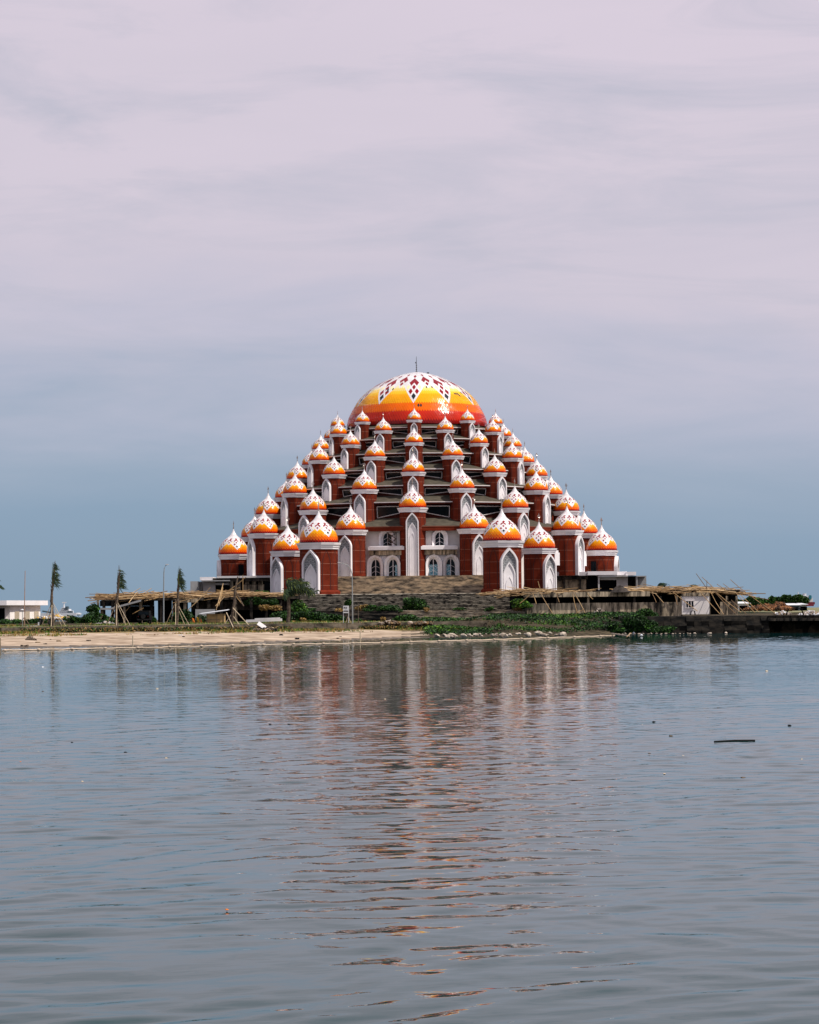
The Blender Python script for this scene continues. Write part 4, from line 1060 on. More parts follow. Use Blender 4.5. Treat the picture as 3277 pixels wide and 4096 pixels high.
# far left frond poking in at the frame edge
def small_palm(u, vb, vt, Y, label, s=1.0):
    base = P(u, vb, Y); base.z = 2.0 if Y > 330 else gz(base.x, base.y); top = P(u, vt, Y); o = empty('palm_tree', base); rg_ = random.Random(int(u * 3))
    H_ = top.z - base.z; mb = MB(); mb.tube([(0, 0, -.2), (.2, 0, H_ * .9)], [.22 * s, .14 * s], 7); mb.build('trunk', M['bark'], o)
    f_ = MB()
    for k_ in range(13):
        a = rg_.uniform(0, 6.28); d = Vector((math.cos(a) + .25, math.sin(a), rg_.uniform(.1, .9))) * (1.7 * s)
        s0 = Vector((.2, 0, H_ * .9)); sp = [s0 + d * (q / 6) + Vector((0, 0, -1.3 * s * (q / 6) ** 2)) for q in range(7)]
        for q in range(1, 7):
            for sg in (-1, 1):
                for rep in range(2):
                    p = sp[q - 1].lerp(sp[q], rg_.random()); dv = Vector((-d.y * sg, d.x * sg, -1.0 * s)).normalized() * rg_.uniform(.4, .9) * s
                    f_.quad(p, p + dv * .5 + Vector((0, 0, .09 * s)), p + dv, p + dv * .5 - Vector((0, 0, .09 * s)), m=0)
    f_.build('crown', M['frond'], o); return tag(o, label, 'palm tree')
small_palm(-62, 2500, 2300, 262, 'palm at the far left edge with only its frond tips in frame', 1.0)
small_palm(2643, 2440, 2322, 480, 'distant palm crown showing above the right ruin roof, leftmost of the row', .8)
small_palm(2772, 2440, 2332, 480, 'distant palm crown showing above the right ruin roof, rightmost of the row', .75)
small_palm(2706, 2440, 2340, 500, 'distant low palm crown in the middle of the row above the right ruin roof', .85)

# ------------------------------------------------------------------ lamps, posts, sign
mb = MB(); o = empty('street_lamp', P(655, 2497, 284)); o.location.z = gz(o.location.x, o.location.y)
pts = [P(655, 2497, 284), P(655, 2380, 284), P(656, 2290, 284), P(658, 2272, 284), P(663, 2262, 284), P(668, 2259, 284)]
mb.tube([p - o.location for p in pts], [.085, .07, .055, .045, .04, .035], 8); mb.build('pole', M['steel'], o)
mb = MB(); p = P(669, 2258, 284) - o.location; mb.box(p, (.34, .16, .09)); mb.box(p + Vector((.05, 0, -.05)), (.2, .12, .04)); mb.build('lamp_head', M['shipwhite'], o)
tag(o, 'tall grey street lamp with a short hooked arm, left of the third palm', 'street lamp')
mb = MB(); o = empty('street_lamp', P(1411, 2494, 287)); o.location.z = gz(o.location.x, o.location.y)
pts = [P(1411, 2494, 287), P(1410, 2380, 287), P(1409, 2300, 287), P(1404, 2277, 287), P(1392, 2262, 287), P(1375, 2255, 287), P(1360, 2251, 287)]
mb.tube([p - o.location for p in pts], [.08, .065, .055, .045, .04, .038, .035], 8); mb.build('pole', M['steel'], o)
mb = MB(); mb.box(P(1357, 2250, 287) - o.location, (.32, .16, .08)); mb.box(P(1357, 2251.5, 287) - o.location, (.24, .12, .03)); mb.build('lamp_head', M['shipwhite'], o)
tag(o, 'street lamp with a long curved arm reaching left in front of the big left tower', 'street lamp')
o = empty('sign', P(1384, 2490, 288)); o.location.z = gz(o.location.x, o.location.y)
for u in (1374, 1395):
    mb = MB(); mb.tube([P(u, 2491, 288) - o.location, P(u, 2423, 288) - o.location], .035, 6); mb.build('post', M['shipwhite'], o)
mb = MB(); a = P(1373, 2423, 287.9) - o.location; c = P(1396, 2444, 287.9) - o.location; mb.bb((a.x, a.y, c.z), (c.x, a.y + .05, a.z)); bd = mb.build('board', M['shipwhite'], o)
mb = MB(); zt, zb = a.z, c.z; hgt = zt - zb
for x0, x1, z0, z1 in ((.12, .3, .45, .8), (.42, .5, .35, .8), (.6, .68, .4, .8), (.42, .68, .55, .62), (.15, .85, .12, .18)):
    mb.bb((a.x + (c.x - a.x) * x0, a.y - .012, zb + hgt * z0), (a.x + (c.x - a.x) * x1, a.y - .004, zb + hgt * z1))
mb.build('lettering', M['sign_ink'], bd)
mb = MB(); q = P(1373, 2448, 287.9) - o.location; r_ = P(1396, 2452, 287.9) - o.location; mb.bb((q.x, q.y, r_.z), (r_.x, q.y + .04, q.z)); mb.build('lower_rail', M['shipwhite'], o)
tag(o, 'small white two-legged notice sign left of the curved lamp post', 'sign')
o = empty('pole', P(97, 2507, 262)); o.location.z = gz(o.location.x, o.location.y)
mb = MB(); mb.tube([P(97, 2507, 262) - o.location, P(99, 2400, 262) - o.location, P(101, 2283, 262) - o.location], [.05, .045, .035], 6); mb.build('mast', mat('reddish_bamboo', (.36, .22, .15), var=.2), o)
for du in (-24, 26, 6):
    mb = MB(); mb.tube([P(97 + du, 2506, 262.5) - o.location, P(98, 2468, 262) - o.location], .035, 5); mb.build('support_pole', M['wood'], o)
tag(o, 'tall thin reddish bare pole in front of the white building', 'pole')
o = empty('garden_lamp', P(90, 2508, 260)); o.location.z = gz(o.location.x, o.location.y)
mb = MB(); mb.tube([P(90, 2508, 260) - o.location, P(90, 2440, 260) - o.location], .035, 6); mb.build('post', M['steel'], o)
mb = MB(); mb.rings([(.17, -.06), (.19, .0), (.05, .08)], RA[::4]); q = mb.build('lamp_head', M['shipwhite'], o); q.location = P(89, 2439, 260) - o.location
tag(o, 'short white lamp post in front of the white building wall', 'lamp post')
for u, v, Y in ((531, 2593, 212), (1441, 2573, 232), (1, 2605, 206)):
    b0 = G(u, v, 0); mb = MB(); mb.tube([(0, 0, -.8), (.02, 0, 1.05)], [.06, .045], 6)
    tag(mb.build('stake', M['palewood' if u > 10 else 'wood'], None, b0), {531: 'bamboo stake standing at the floating boom, off the left beach', 1441: 'bamboo stake standing at the floating boom below the pole sign', 1: 'dark stake at the left edge of the picture holding the boom'}[u], 'stake')

# floating boom
bu = [(8, 2602), (200, 2598), (400, 2594), (620, 2590), (800, 2585), (1000, 2580), (1200, 2577), (1441, 2573), (1700, 2566), (1900, 2561), (2122, 2554), (2300, 2548), (2480, 2541)]
bp_ = [G(u, v, .06) for u, v in bu]
o = empty('floating_boom', bp_[5]); pts = []
for i in range(len(bp_) - 1):
    for k_ in range(8): pts.append(bp_[i].lerp(bp_[i + 1], k_ / 8) + Vector((0, .12 * math.sin(i * 3 + k_), .02 * math.sin(k_ * 2 + i))))
mb = MB(); mb.tube([p - o.location for p in pts], .07, 6); mb.build('pipe', M['pipe'], o)
fl = MB(); fl.rings([(.06, -.08), (.15, -.04), (.17, .02), (.12, .08), (.04, .11)], RA[::4]); fme = fl.mesh('float', [M['pipe']])
u = 20; k_ = 0
while u < 2460:
    v = interp([x[0] for x in bu], [x[1] for x in bu], u); p = G(u, v, .1); link('float', fme, o, p - o.location, k_)
    u += 136 - u * .014; k_ += 1
tag(o, 'long pale floating boom of pipe and small buoys along the beach', 'boom')

# ------------------------------------------------------------------ rocks and rubble
def rock_mesh(seed, squash=.7, n=2):
    rg_ = random.Random(seed); import bmesh
    bm = bmesh.new(); bmesh.ops.create_icosphere(bm, subdivisions=n, radius=1)
    offs = [Vector((rg_.gauss(0, 1), rg_.gauss(0, 1), rg_.gauss(0, 1))).normalized() for _ in range(7)]
    lim = [rg_.uniform(.55, .9) for _ in offs]
    for v_ in bm.verts:
        for o_, q in zip(offs, lim):
            d = v_.co.dot(o_)
            if d > q: v_.co -= o_ * (d - q)
        v_.co *= 1 + rg_.uniform(-.05, .05); v_.co.z *= squash
    me = bpy.data.meshes.new('rock'); bm.to_mesh(me); bm.free(); me.materials.append(M['rock']); return me
RM = [rock_mesh(i) for i in range(6)]
def rock(u, v, w_, label, group=None, me=None, z=None, name='rock'):
    p = G(u, v, .12 if z is None else z); s_ = w_ / 2 * p.y / F
    o = bpy.data.objects.new(name, me or rng.choice(RM)); col.objects.link(o); o.location = p; o.scale = (s_ * 1.0, s_ * .9, s_ * .85); o.rotation_euler = (rng.uniform(-.2, .2), rng.uniform(-.2, .2), rng.uniform(0, 6.28))
    return tag(o, label, 'rock', group)
rock(2350, 2534, 62, 'largest pale boulder on the shore right of the rock row')
rock(2458, 2519, 38, 'second pale boulder on the grass, under the soil heap'); rock(2417, 2511, 24, 'upright small pale boulder left of another on the grass bank')
rock(2290, 2531, 22, 'round pale rock left of the largest boulder'); rock(2252, 2540, 44, 'flat brown rock at the right end of the rock row')
rg = random.Random(21)
for i in range(46):
    u = 1755 + i * 10.6 + rg.uniform(-12, 12); v = 2545 - (u - 1755) * .009 + rg.uniform(-9, 2.5)
    rock(u, v, rg.choice((9, 12, 15, 20, 26, 34)) * rg.uniform(.85, 1.15), 'small pale rock in the row along the water below the low wall', 'rocks along the water edge', z=.2 + .25 * rg.random())
for i in range(26):
    u = 2480 + i * 12 + rg.uniform(-8, 8)
    rock(u, 2537 - (u - 2480) * .006 + rg.uniform(-3, 1), rg.uniform(5, 13), 'little rock or litter lump at the foot of the dark quay bank', 'lumps at the foot of the quay')
rock(2838, 2534, 20, 'orange brown lump at the water in front of the dark bank, left of two'); rock(2905, 2532, 16, 'orange brown lump at the water in front of the dark bank, right of two')
for i, (u, v, w_) in enumerate(((1640, 2492, 26), (1700, 2490, 14))):
    rock(u, v, w_, ('yellowish rock lying on the grass above the low wall', 'small grey rock right of the yellowish one above the low wall')[i], z=1.5)
def rubble(u, v, Y, ru, rv, n, mats, label, size=.22, cat='rubble heap', base_z=None, ry=1.2):
    rg_ = random.Random(int(u)); c = P(u, v + rv, Y); mb = MB(); rx = ru * Y / F; rz = rv * 2 * Y / F
    for _ in range(n):
        a = rg_.uniform(-1, 1); b_ = rg_.uniform(-1, 1); h = max(0, 1 - math.hypot(a, b_) ** 1.4)
        rot = Matrix.Rotation(rg_.uniform(0, 6), 3, 'Z') @ Matrix.Rotation(rg_.uniform(-.7, .7), 3, 'X') @ Matrix.Rotation(rg_.uniform(-.7, .7), 3, 'Y')
        mb.box(c + Vector((a * rx, b_ * ry, h * rz * rg_.uniform(.2, 1))), (size * rg_.uniform(.5, 2.4), size * rg_.uniform(.4, 1.2), size * rg_.uniform(.2, .8)), rot=rot, m=rg_.randrange(len(mats)))
    o_ = from_world(mb, c).build('rubble_heap', mats, None, c); return tag(o_, label, cat, kind=None)
rubble(425, 2493, 284, 40, 8, 240, [M['rock'], M['conc_grey'], M['dark']], 'long heap of broken white stones left of the second palm', .22)
rubble(2398, 2448, 298, 38, 14, 420, [M['junk'], M['heap'], M['rock']], 'mixed rubble heap against the wall of the right ruin', .2)
rubble(3070, 2427, 520, 75, 9, 1800, M['rust'], 'big rusty brown heap of timber and scrap on the far field', .5, ry=5)
rubble(3118, 2422, 525, 40, 14, 1200, M['rust'], 'tall rusty peak of timber scrap at the right of the far heap', .5, ry=5)
rubble(3240, 2452, 300, 40, 8, 260, [M['shipwhite'], M['junk'], M['wood']], 'pile of white plastic litter and sticks at the right edge on the quay', .3)
rubble(3130, 2452, 301, 25, 5, 120, [M['shipwhite'], M['junk'], M['wood']], 'small scatter of white litter on the quay left of the trestles', .25)
rubble(1560, 2488, 291, 38, 5, 140, [M['bark'], M['dry'][1], M['rock']], 'low heap of brown palm husks above the low wall', .28)
rubble(1690, 2490, 292, 40, 4, 120, [M['bark'], M['dry'][1]], 'second low heap of brown husks further right above the low wall', .26)
rubble(225, 2470, 330, 66, 6, 320, [M['shipwhite'], M['junk'], M['yellow'], M['wood']], 'cluttered yard of white and yellow scrap behind the first palm', .38, 'scrap pile', ry=3)
rubble(1060, 2512, 277, 46, 8, 150, [M['dark'], M['wood'], M['bark']], 'pile of dark broken sticks in front of the low wall', .3)
mb = MB(); c = P(1047, 2502, 276.5); mb.box((0, 0, 0), (1.0, .5, .06), rot=Matrix.Rotation(.62, 3, 'Y') @ Matrix.Rotation(1.0, 3, 'X'))
mb.box((-.1, .1, -.07), (.9, .4, .03), rot=Matrix.Rotation(.55, 3, 'Y') @ Matrix.Rotation(.4, 3, 'X'))
tag(mb.build('board', M['white_dirty'], None, c), 'tilted white board lying on the pile of dark sticks', 'board')
mb = MB(); c = P(2482, 2352, 303); pr_ = [(1.25, 0), (.95, .26), (.65, .52), (.3, .72), (.08, .8)]
mb.rings(pr_, [2 * math.pi * i / 18 for i in range(18)]); rg_ = random.Random(4)
mb.v = [(x * 1.0 + rg_.uniform(-.08, .08), y + rg_.uniform(-.08, .08), z + rg_.uniform(-.04, .04)) for x, y, z in mb.v]
c.z -= .3
tag(mb.build('soil_heap', M['heap'], None, P(2481, 2369, 301.5)), 'dark cone of soil on the right ruin roof in front of the white annex', 'soil heap')
# litter on the beach
rg = random.Random(31)
for i in range(34):
    u = rg.uniform(20, 1700); v0_ = interp([x[0] for x in shore_uv], [x[1] for x in shore_uv], u); v = v0_ - rg.uniform(6, 44) * (1 - u / 3000)
    b0 = G(u, v, .5)
    b0.z = gz(b0.x, b0.y); 
    mb = MB(); s_ = rg.uniform(.08, .26)
    for k_ in range(3): mb.box((rg.uniform(-s_, s_), rg.uniform(-s_, s_), .05), (s_ * rg.uniform(.6, 2.2), s_ * .6, s_ * rg.uniform(.3, .8)), rot=Matrix.Rotation(rg.uniform(0, 3), 3, 'Z') @ Matrix.Rotation(rg.uniform(-.4, .4), 3, 'X'))
    tag(mb.build('litter', rg.choice([M['dark'], M['wood'], M['dark'], M['shipwhite'], M['bark']]), None, b0), 'small scrap of litter or driftwood lying on the sand', 'litter', 'litter on the beach')
for (u, v, s_, lab) in ((127, 2560, .5, 'dark pointed stump on the sand in front of the white building'), (390, 2572, .45, 'flat dark driftwood clump on the left beach near the water'), (672, 2536, .0, '')):
    if not s_: continue
    b0 = G(u, v, .5); b0.z = gz(b0.x, b0.y); mb = MB()
    for k_ in range(6): mb.tube([(-s_ + k_ * s_ * .35, 0, 0), (-s_ * .7 + k_ * s_ * .3, .1, s_ * (1.1 if u < 200 else .35) * (1 - .25 * abs(k_ - 1.5)))], [.16, .03], 5)
    tag(mb.build('driftwood', M['bark'], None, b0), lab, 'driftwood')
b0 = G(1125, 2536, .6); b0.z = gz(b0.x, b0.y)
o = bpy.data.objects.new('rock', RM[2]); col.objects.link(o); o.location = b0; o.scale = (.26, .2, .2); o.data = RM[2].copy(); o.data.materials[0] = M['dark']
tag(o, 'single black lump on the sand right of the stick pile', 'rock')
for (u0_, v0_, u1_, v1_, lab) in ((2470, 2527, 2578, 2524, 'longer pale pipe lying level on the shore left of the quay'), (2448, 2534, 2518, 2544, 'pale pipe sloping into the water at the left end of the quay'), (2508, 2547, 2524, 2532, 'short brown stick poking from the water by the pipes')):
    a = G(u0_, v0_, .25); c = G(u1_, v1_, .25); mid = (a + c) / 2; mb = MB(); mb.tube([a - mid, c - mid], .07 if u0_ < 2500 else .05, 6)
    tag(mb.build('pipe', M['pipe'] if u0_ < 2500 else M['bamboo'][0], None, mid), lab, 'pipe' if u0_ < 2500 else 'stick')
for u, v in ((2714, 2524), (2566, 2541), (2535, 2532)):
    mb = MB(); mb.rings([(.04, -.13), (.12, -.08), (.15, 0), (.12, .08), (.04, .13)], RA[::4])
    tag(mb.build('buoy', M['shipwhite'], None, G(u, v, .15)), 'small white round float washed against the dark quay bank', 'buoy', 'washed up floats')
# things floating on the water
a = G(2858, 2967, 0.01); c = G(3020, 2962, 0.01); mid = (a + c) / 2; mb = MB()
mb.tube([a - mid, (a + c) / 2 - mid + Vector((0, .02, .008)), c - mid], [.022, .024, .017], 7)
tag(mb.build('floating_stick', M['dark'], None, mid), 'thin dark stick floating on the open water at right', 'stick')
for u, v, s_, m_, lab in ((907, 3639, .02, 'orange', 'tiny reddish leaf floating in the near water at left'), (171, 2668, .07, 'shipwhite', 'white scrap floating off the left beach'), (82, 3047, .02, 'orange', 'red scrap floating near the left edge'),
                          (502, 3010, .04, 'dark', 'dark lump floating in the left water'), (1080, 2897, .04, 'dark', 'dark bit floating left of the reflection, left of a pair'), (1156, 2898, .04, 'dark', 'dark bit floating left of the reflection, right of a pair'),
                          (288, 2970, .03, 'dark', 'dark speck floating at far left'), (2615, 2888, .05, 'dark', 'dark speck floating right of the reflection'), (3157, 2902, .05, 'dark', 'dark flat bit floating near the right edge'), (3066, 2684, .07, 'palewood', 'pale scrap floating far out at right'), (1055, 3062, .0, '', '')):
    if not s_: continue
    mb = MB(); mb.rings([(.3, -.3), (1.0, 0), (.7, .35), (.1, .5)], RA[::5]); mb.v = [(x * s_ * (1 + .4 * math.sin(i)), y * s_, z * s_) for i, (x, y, z) in enumerate(mb.v)]
    tag(mb.build('flotsam', M[m_], None, G(u, v, .005)), lab, 'flotsam')

rgf = random.Random(55)
for i in range(26):
    u = rgf.uniform(40, 3240); v = rgf.uniform(2650, 3150); s_ = rgf.uniform(.02, .055)
    mb = MB(); mb.rings([(.3, -.3), (1.0, 0), (.7, .35), (.1, .5)], RA[::5]); mb.v = [(x * s_ * (1 + .5 * math.sin(k_)), y * s_, z * s_ * .7) for k_, (x, y, z) in enumerate(mb.v)]
    tag(mb.build('flotsam', rgf.choice([M['dark'], M['dark'], M['palewood'], M['bark']]), None, G(u, v, .005)), 'tiny speck of drifting litter on the open water', 'flotsam', 'drifting specks on the water')
# ------------------------------------------------------------------ buildings, vehicles and ships around
o = empty('white_building', P(60, 2480, 320)); Y = 320
def prism(pts, z0, z1, name, m):
    mb = MB(); n_ = len(pts)
    mb.quad(*[(p.x, p.y, z1) for p in pts]); mb.quad(*[(p.x, p.y, z0) for p in pts[::-1]])
    for i in range(n_):
        a, c = pts[i], pts[(i + 1) % n_]; mb.quad((a.x, a.y, z0), (c.x, c.y, z0), (c.x, c.y, z1), (a.x, a.y, z1))
    return from_world(mb, o.location).build(name, m, o)
zr1, zr0 = P(60, 2402, 322).z, P(60, 2421, 322).z
prism([P(-300, 2410, 318), P(27, 2410, 318), P(192, 2410, 331), P(-200, 2410, 336)], zr0, zr1, 'roof', M['white'])
prism([P(-300, 2450, 322), P(40, 2450, 320.5), P(162, 2450, 330), P(-200, 2450, 334)], 1.2, zr0, 'wall', M['cream'])
mbw = mat('boarded_window', (.44, .37, .28), var=.1); wa, wb = P(40, 2450, 320.5), P(162, 2450, 330); wd_ = Vector((wb.x - wa.x, wb.y - wa.y, 0)); wn = Vector((wd_.y, -wd_.x, 0)).normalized()
for t_ in (.22, .56, .86):
    mb = MB(); c = wa + wd_ * t_; c.z = P(100, 2464, 325).z
    mb.box(c + wn * .02, (1.35, .1, 1.2), rz=math.atan2(wd_.y, wd_.x)); from_world(mb, o.location).build('window', mbw, o)
PX(318).box(-60, 20, 2433, 2496, .3, 2.5).build('doorway', M['void'], o)
PX(318).box(20, 26, 2430, 2496, .4, 2.3).build('door_frame', M['trim'], o)
tag(o, 'low white flat roofed building at the left edge behind the hedge', 'building')
# boxy car seen from behind
b0 = P(576, 2506, 277); b0.z = gz(b0.x, b0.y) + .1; o = empty('parked_car', b0); o.scale = (.86,) * 3
mb = MB(); mb.box((0, .9, .78), (1.66, 3.4, .62)); mb.box((0, -.55, .9), (1.56, .5, .45)); mb.build('body', M['dark'], o)
mb = MB(); mb.box((0, 1.0, 1.36), (1.42, 2.3, .5)); mb.box((0, 1.0, 1.66), (1.34, 2.1, .10)); mb.build('cabin', M['dark'], o)
mb = MB(); mb.box((0, -.165, 1.36), (1.15, .02, .34)); mb.build('rear_window', M['glass'], o)
for x in (-.62, .62):
    for y in (.2, 2.2):
        mb = MB(); mb.tube([(x - .12, y, .33), (x + .12, y, .33)], .34, 14); wh = mb.build('wheel', M['rubber'], o)
    mb = MB(); mb.box((x, -.81, .95), (.09, .03, .12)); mb.build('tail_light', mat('tail_lamp', (.08, .006, .006), var=.1), o)
mb = MB(); mb.box((0, -.86, .55), (1.5, .12, .16)); mb.build('bumper', M['rubber'], o)
mb = MB(); mb.tube([(0, -.98, .95), (0, -.8, .95)], .3, 14); mb.build('spare_wheel', M['rubber'], o)
tag(o, 'boxy black off-road car parked in front of the left ruin', 'car')
# two motorbikes near the first palm
def bike(u, label):
    b0 = P(u, 2508, 266); b0.z = gz(b0.x, b0.y) + .1; o = empty('motorbike', b0)
    for y in (-.6, .6):
        mb = MB(); mb.tube([(-.06, y, .3), (.06, y, .3)], .3, 12); mb.build('wheel', M['rubber'], o)
    mb = MB(); mb.box((0, 0, .55), (.24, 1.0, .3)); mb.box((0, -.35, .62), (.3, .5, .2)); mb.build('body', M['dark'], o)
    mb = MB(); mb.box((0, .3, .8), (.26, .7, .1)); mb.build('saddle', M['rubber'], o)
    mb = MB(); mb.tube([(-.36, -.45, 1.02), (0, -.5, .95), (.36, -.45, 1.02)], .025, 5); mb.tube([(0, -.6, .3), (0, -.5, .95)], .03, 5); mb.build('handlebar', M['steel'], o)
    mb = MB(); mb.box((0, -.66, .85), (.16, .08, .16)); mb.build('headlight', M['shipwhite'], o)
    tag(o, label, 'motorbike')
bike(165, 'dark motorbike parked at the end of the white building'); bike(201, 'dark motorbike parked directly behind the first palm trunk')
# plywood shed
b0 = P(860, 2500, 287); o = empty('shed', b0); b0.z = gz(b0.x, b0.y)
mb = MB(); a = P(828, 2456, 287); c = P(896, 2492, 287); mb.bb((a.x, 287, b0.z - .1), (c.x, 289.5, a.z)); from_world(mb, o.location).build('wall', M['ply'], o)
mb = MB()
for u in (828, 868, 896): q = P(u, 2455, 287); mb.bb((q.x - .04, 286.93, b0.z), (q.x + .04, 286.99, q.z))
q = P(860, 2478, 287); mb.bb((a.x, 286.94, q.z - .03), (c.x - .5, 286.985, q.z + .03)); from_world(mb, o.location).build('batten', M['wood'], o)
mb = MB(); p0 = P(798, 2455, 286.2); p1 = P(908, 2440, 286.2); dy = Vector((0, 4, .1)); dz = Vector((0, 0, -.07))
for f4 in ((p0, p1, p1 + dy, p0 + dy), (p0, p1, p1 + dz, p0 + dz), (p1, p1 + dy, p1 + dy + dz, p1 + dz), (p0 + dz, p1 + dz, p1 + dy + dz, p0 + dy + dz)): mb.quad(*f4)
from_world(mb, o.location).build('roof', M['shipwhite'], o)
mb = MB(); q = P(800, 2457, 287); mb.tube([Vector((q.x, 287, b0.z)), Vector((q.x, 287, q.z))], .05, 5); from_world(mb, o.location).build('post', M['wood'], o)
tag(o, 'small plywood shed with a slanting sheet roof left of the dead palm', 'shed')
for i, (u, v) in enumerate(((768, 2478), (798, 2480), (787, 2474))):
    mb = MB(); mb.quad((0, 0, 0), (.22, .05, -.05), (.42, 0, -.75), (.25, .03, -.72)); mb.quad((.02, .06, 0), (.25, .0, -.75), (.15, .02, -.6), (0, .05, -.2))
    tag(mb.build('cloth', M['orange'] if i < 2 else M['yellow'], None, P(u, v - 6, 287)), ('orange cloth hanging by the shed, leftmost', 'orange cloth hanging nearest the shed', 'yellowish cloth hanging between the orange ones')[i], 'cloth')
mb = MB(); a = P(985, 2484, 285); c = P(1128, 2476, 285); mid = (a + c) / 2; ang = math.atan2(c.z - a.z, c.x - a.x)
mb.box((0, 0, .05), ((c - a).length, .9, .3), rot=Matrix.Rotation(-ang * .6, 3, 'Y')); mb.box((.4, -.1, .28), ((c - a).length * .7, .6, .12), rot=Matrix.Rotation(-ang * .6, 3, 'Y'))
tag(mb.build('slab', M['white_dirty'], None, mid + Vector((0, 0, -.1))), 'long whitish boat shaped slab lying in the grass left of the windblown palm', 'slab')
mb = MB(); a = P(105, 2508, 264); c = P(157, 2508, 264); mid = (a + c) / 2; mb.box((0, 0, .1), (c.x - a.x, .25, .12)); mb.box(((c.x - a.x) / 2 - .06, 0, .3), (.1, .25, .4)); mb.box((-.3, 0, .02), (.1, .2, .1))
tag(mb.build('bench', M['shipwhite'], None, mid), 'low white bench in front of the hedge beside the tall bare pole', 'bench')
# trestle tables on the quay
for u, lab in ((2772, 'dark trestle in front of the white room wall'), (3180, 'dark wooden trestle on the quay by the white litter')):
    b0 = P(u, 2458, 297); o = empty('trestle', b0); wd = .26 if u < 3000 else 1.0; hh = .42 if u < 3000 else .7
    mb = MB(); mb.box((0, 0, hh), (wd * 2, .5, .07)); mb.build('top', M['dark'], o)
    for sx in (-1, 1):
        for sy in (-1, 1): mb = MB(); mb.tube([(sx * wd * 1.05, sy * .3, -.05), (sx * wd * .75, sy * .15, hh)], .05, 5); mb.build('leg', M['dark'], o)
    tag(o, lab, 'trestle')
# far trees on the right
def far_tree(u, vb, vt, Y, wu, label):
    base = P(u, vb, Y); base.z = 2.0; top = P(u, vt, Y); H_ = top.z - base.z; o = empty('tree', base); rg_ = random.Random(int(u)); rx = wu * Y / F / 2
    mb = MB(); mb.tube([(0, 0, -.2), (0, 0, H_ * .35), (.2, 0, H_ * .6)], [.35, .28, .15], 7)
    for k_ in range(4): a = k_ * 1.6; mb.tube([(0, 0, H_ * .35), (math.cos(a) * rx * .5, math.sin(a) * rx * .4, H_ * .65)], [.2, .07], 5)
    mb.build('trunk', M['bark'], o); mb = MB()
    for k_ in range(11):
        fx = rg_.uniform(-.7, .7); c = (fx * rx, rg_.uniform(-.5, .5) * rx, H_ * (.5 + rg_.uniform(0, .36) * (1 - fx * fx))); s_ = rg_.uniform(.3, .48)
        mb.leaves(c, (rx * s_, rx * s_, H_ * .19), 260, .75, rg_, (0, 0, 1) if k_ % 3 else (1, 1, 0, 2), asp=.6)
    mb.build('crown', M['leaf'], o); tag(o, label, 'tree', 'far trees beyond the right quay')
far_tree(2965, 2432, 2392, 620, 56, 'far broad green tree at the left of the row, partly behind leaning bamboo')
far_tree(3010, 2432, 2386, 640, 66, 'far broad green tree second from the left, behind the bamboo tips')
far_tree(3058, 2432, 2394, 640, 52, 'far broad tree third from the left, above the scrap heap')
far_tree(3100, 2432, 2382, 640, 54, 'far broad tree fourth from the left, just above the scrap peak')
far_tree(3150, 2432, 2379, 620, 60, 'left one of the two darkest umbrella shaped far trees right of the scrap peak')
far_tree(3196, 2432, 2378, 620, 70, 'right one of the two darkest umbrella shaped far trees beside the ship')
# far halls and ships
def hall(u0_, u1_, vr, ve, vb, Y, label, m):
    a = P(u0_, ve, Y); c = P(u1_, ve, Y); rz = P((u0_ + u1_) / 2, vr, Y).z; zb = 2.0; o = empty('hall', ((a.x + c.x) / 2, Y, zb)); D = 14
    mb = MB(); mb.quad((a.x, Y, a.z), (c.x, Y, a.z), (c.x - .6, Y + D / 2, rz), (a.x + .6, Y + D / 2, rz)); mb.quad((a.x, Y + D, a.z), (c.x, Y + D, a.z), (c.x - .6, Y + D / 2, rz), (a.x + .6, Y + D / 2, rz))
    mb.quad((a.x, Y, a.z), (a.x + .6, Y + D / 2, rz), (a.x, Y + D, a.z)); mb.quad((c.x, Y, a.z), (c.x - .6, Y + D / 2, rz), (c.x, Y + D, a.z))
    from_world(mb, o.location).build('roof', M['shipwhite'], o)
    mb = MB(); mb.bb((a.x + .5, Y + .5, zb - .2), (c.x - .5, Y + D - .5, a.z - .02)); from_world(mb, o.location).build('wall', m, o)
    mb = MB()
    for k_ in range(5): x = a.x + .8 + (c.x - a.x - 2.8) * k_ / 4; mb.bb((x, Y + .44, zb), (x + 1.2, Y + .49, a.z - .5))
    from_world(mb, o.location).build('doors', M['void'], o); tag(o, label, 'hall')
hall(2945, 3006, 2406, 2414, 2432, 560, 'far low hall with a pale roof behind the leaning bamboo', M['shipwhite'])
hall(3140, 3208, 2413, 2421, 2432, 580, 'far low white roofed hall right of the scrap heap', M['shipdark'])
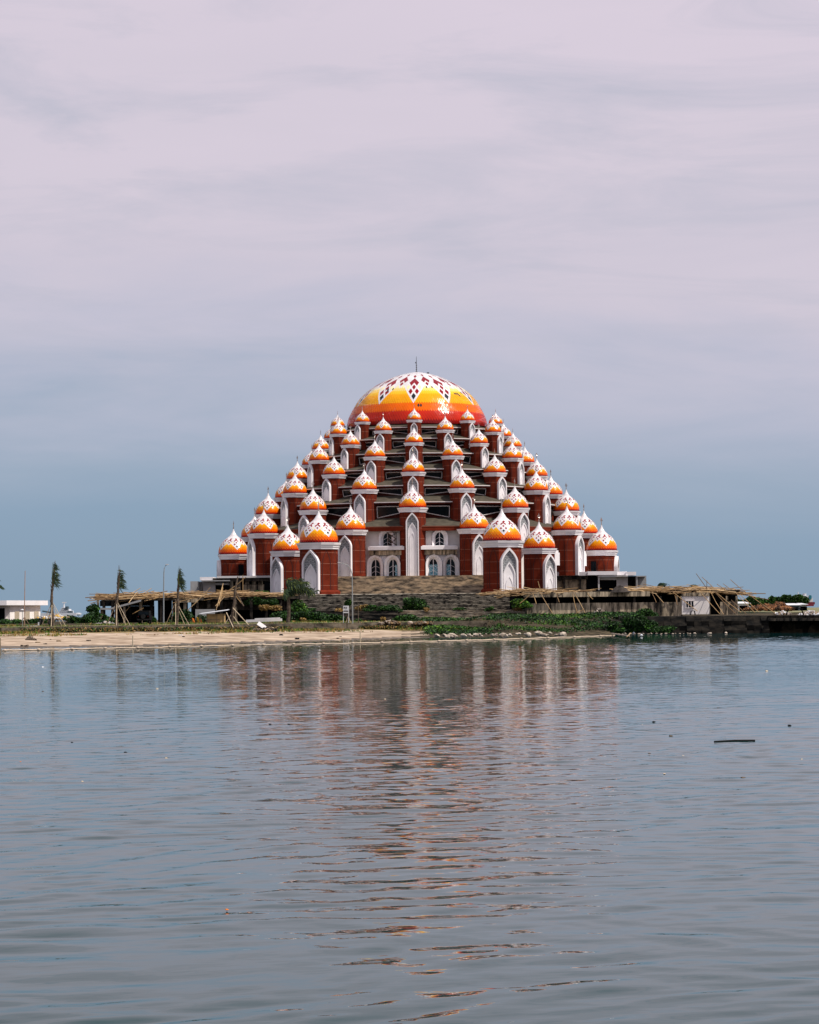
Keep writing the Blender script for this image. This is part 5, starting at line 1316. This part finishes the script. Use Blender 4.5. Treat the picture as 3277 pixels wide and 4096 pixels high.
hall(3196, 3236, 2412, 2418, 2432, 590, 'far small pale roofed shed next to the red hull', M['conc_grey'])
o = empty('ship', P(3225, 2425, 900)); Y = 900
PX(Y).box(3150, 3256, 2411, 2425, 12).box(3236, 3260, 2408, 2418, 10, .5).build('hull', M['shipred'], o)
PX(Y).box(3208, 3252, 2392, 2408, 9, 1).box(3214, 3240, 2382, 2392, 7, 2).box(3219, 3226, 2374, 2382, 5, 3).build('superstructure', M['shipwhite'], o)
PX(Y).box(3238, 3247, 2384, 2397, 4, .4).box(3239, 3246, 2381, 2384, 3.5, .6).build('funnel', M['shipteal'], o)
mb = MB(); mb.tube([P(3192, 2410, 903), P(3193, 2368, 903)], [.35, .15], 6); from_world(mb, o.location).build('mast', M['shipwhite'], o)
tag(o, 'far red hulled ship with white bridge and teal funnel behind the trees', 'ship')
o = empty('ship', P(258, 2455, 1100)); Y = 1100
PX(Y).box(165, 306, 2452, 2463, 14).box(306, 312, 2453, 2458, 12, 1).build('hull', M['shipwhite'], o)
PX(Y).box(238, 284, 2443, 2452, 9, 1).box(242, 276, 2436, 2443, 8, 1.6).box(246, 264, 2430, 2436, 6, 2).build('superstructure', M['shipwhite'], o)
PX(Y).box(238, 282, 2446, 2448.5, .3, .7).box(243, 275, 2438.5, 2441, .3, 1.2).box(247, 263, 2432, 2434, .3, 1.6).box(272, 288, 2444, 2452, 4, .3).build('windows', M['shipdark'], o)
PX(Y).box(262, 271, 2427, 2436, 5, 1).box(263, 270, 2425.5, 2427, 4, 1.5).build('funnel', M['shipdark'], o)
mb = MB(); mb.tube([P(256, 2432, 1104), P(257, 2409, 1104)], [.5, .2], 6); q = P(257, 2410, 1104); mb.box(q, (1.8, .5, .5)); from_world(mb, o.location).build('mast', M['shipwhite'], o)
mb = MB(); mb.tube([P(170, 2444, 1098), P(205, 2450, 1098)], .35, 5); from_world(mb, o.location).build('crane_boom', M['shipdark'], o)
tag(o, 'white ship with a dark funnel moored far off between the first palm and the ruin', 'ship')
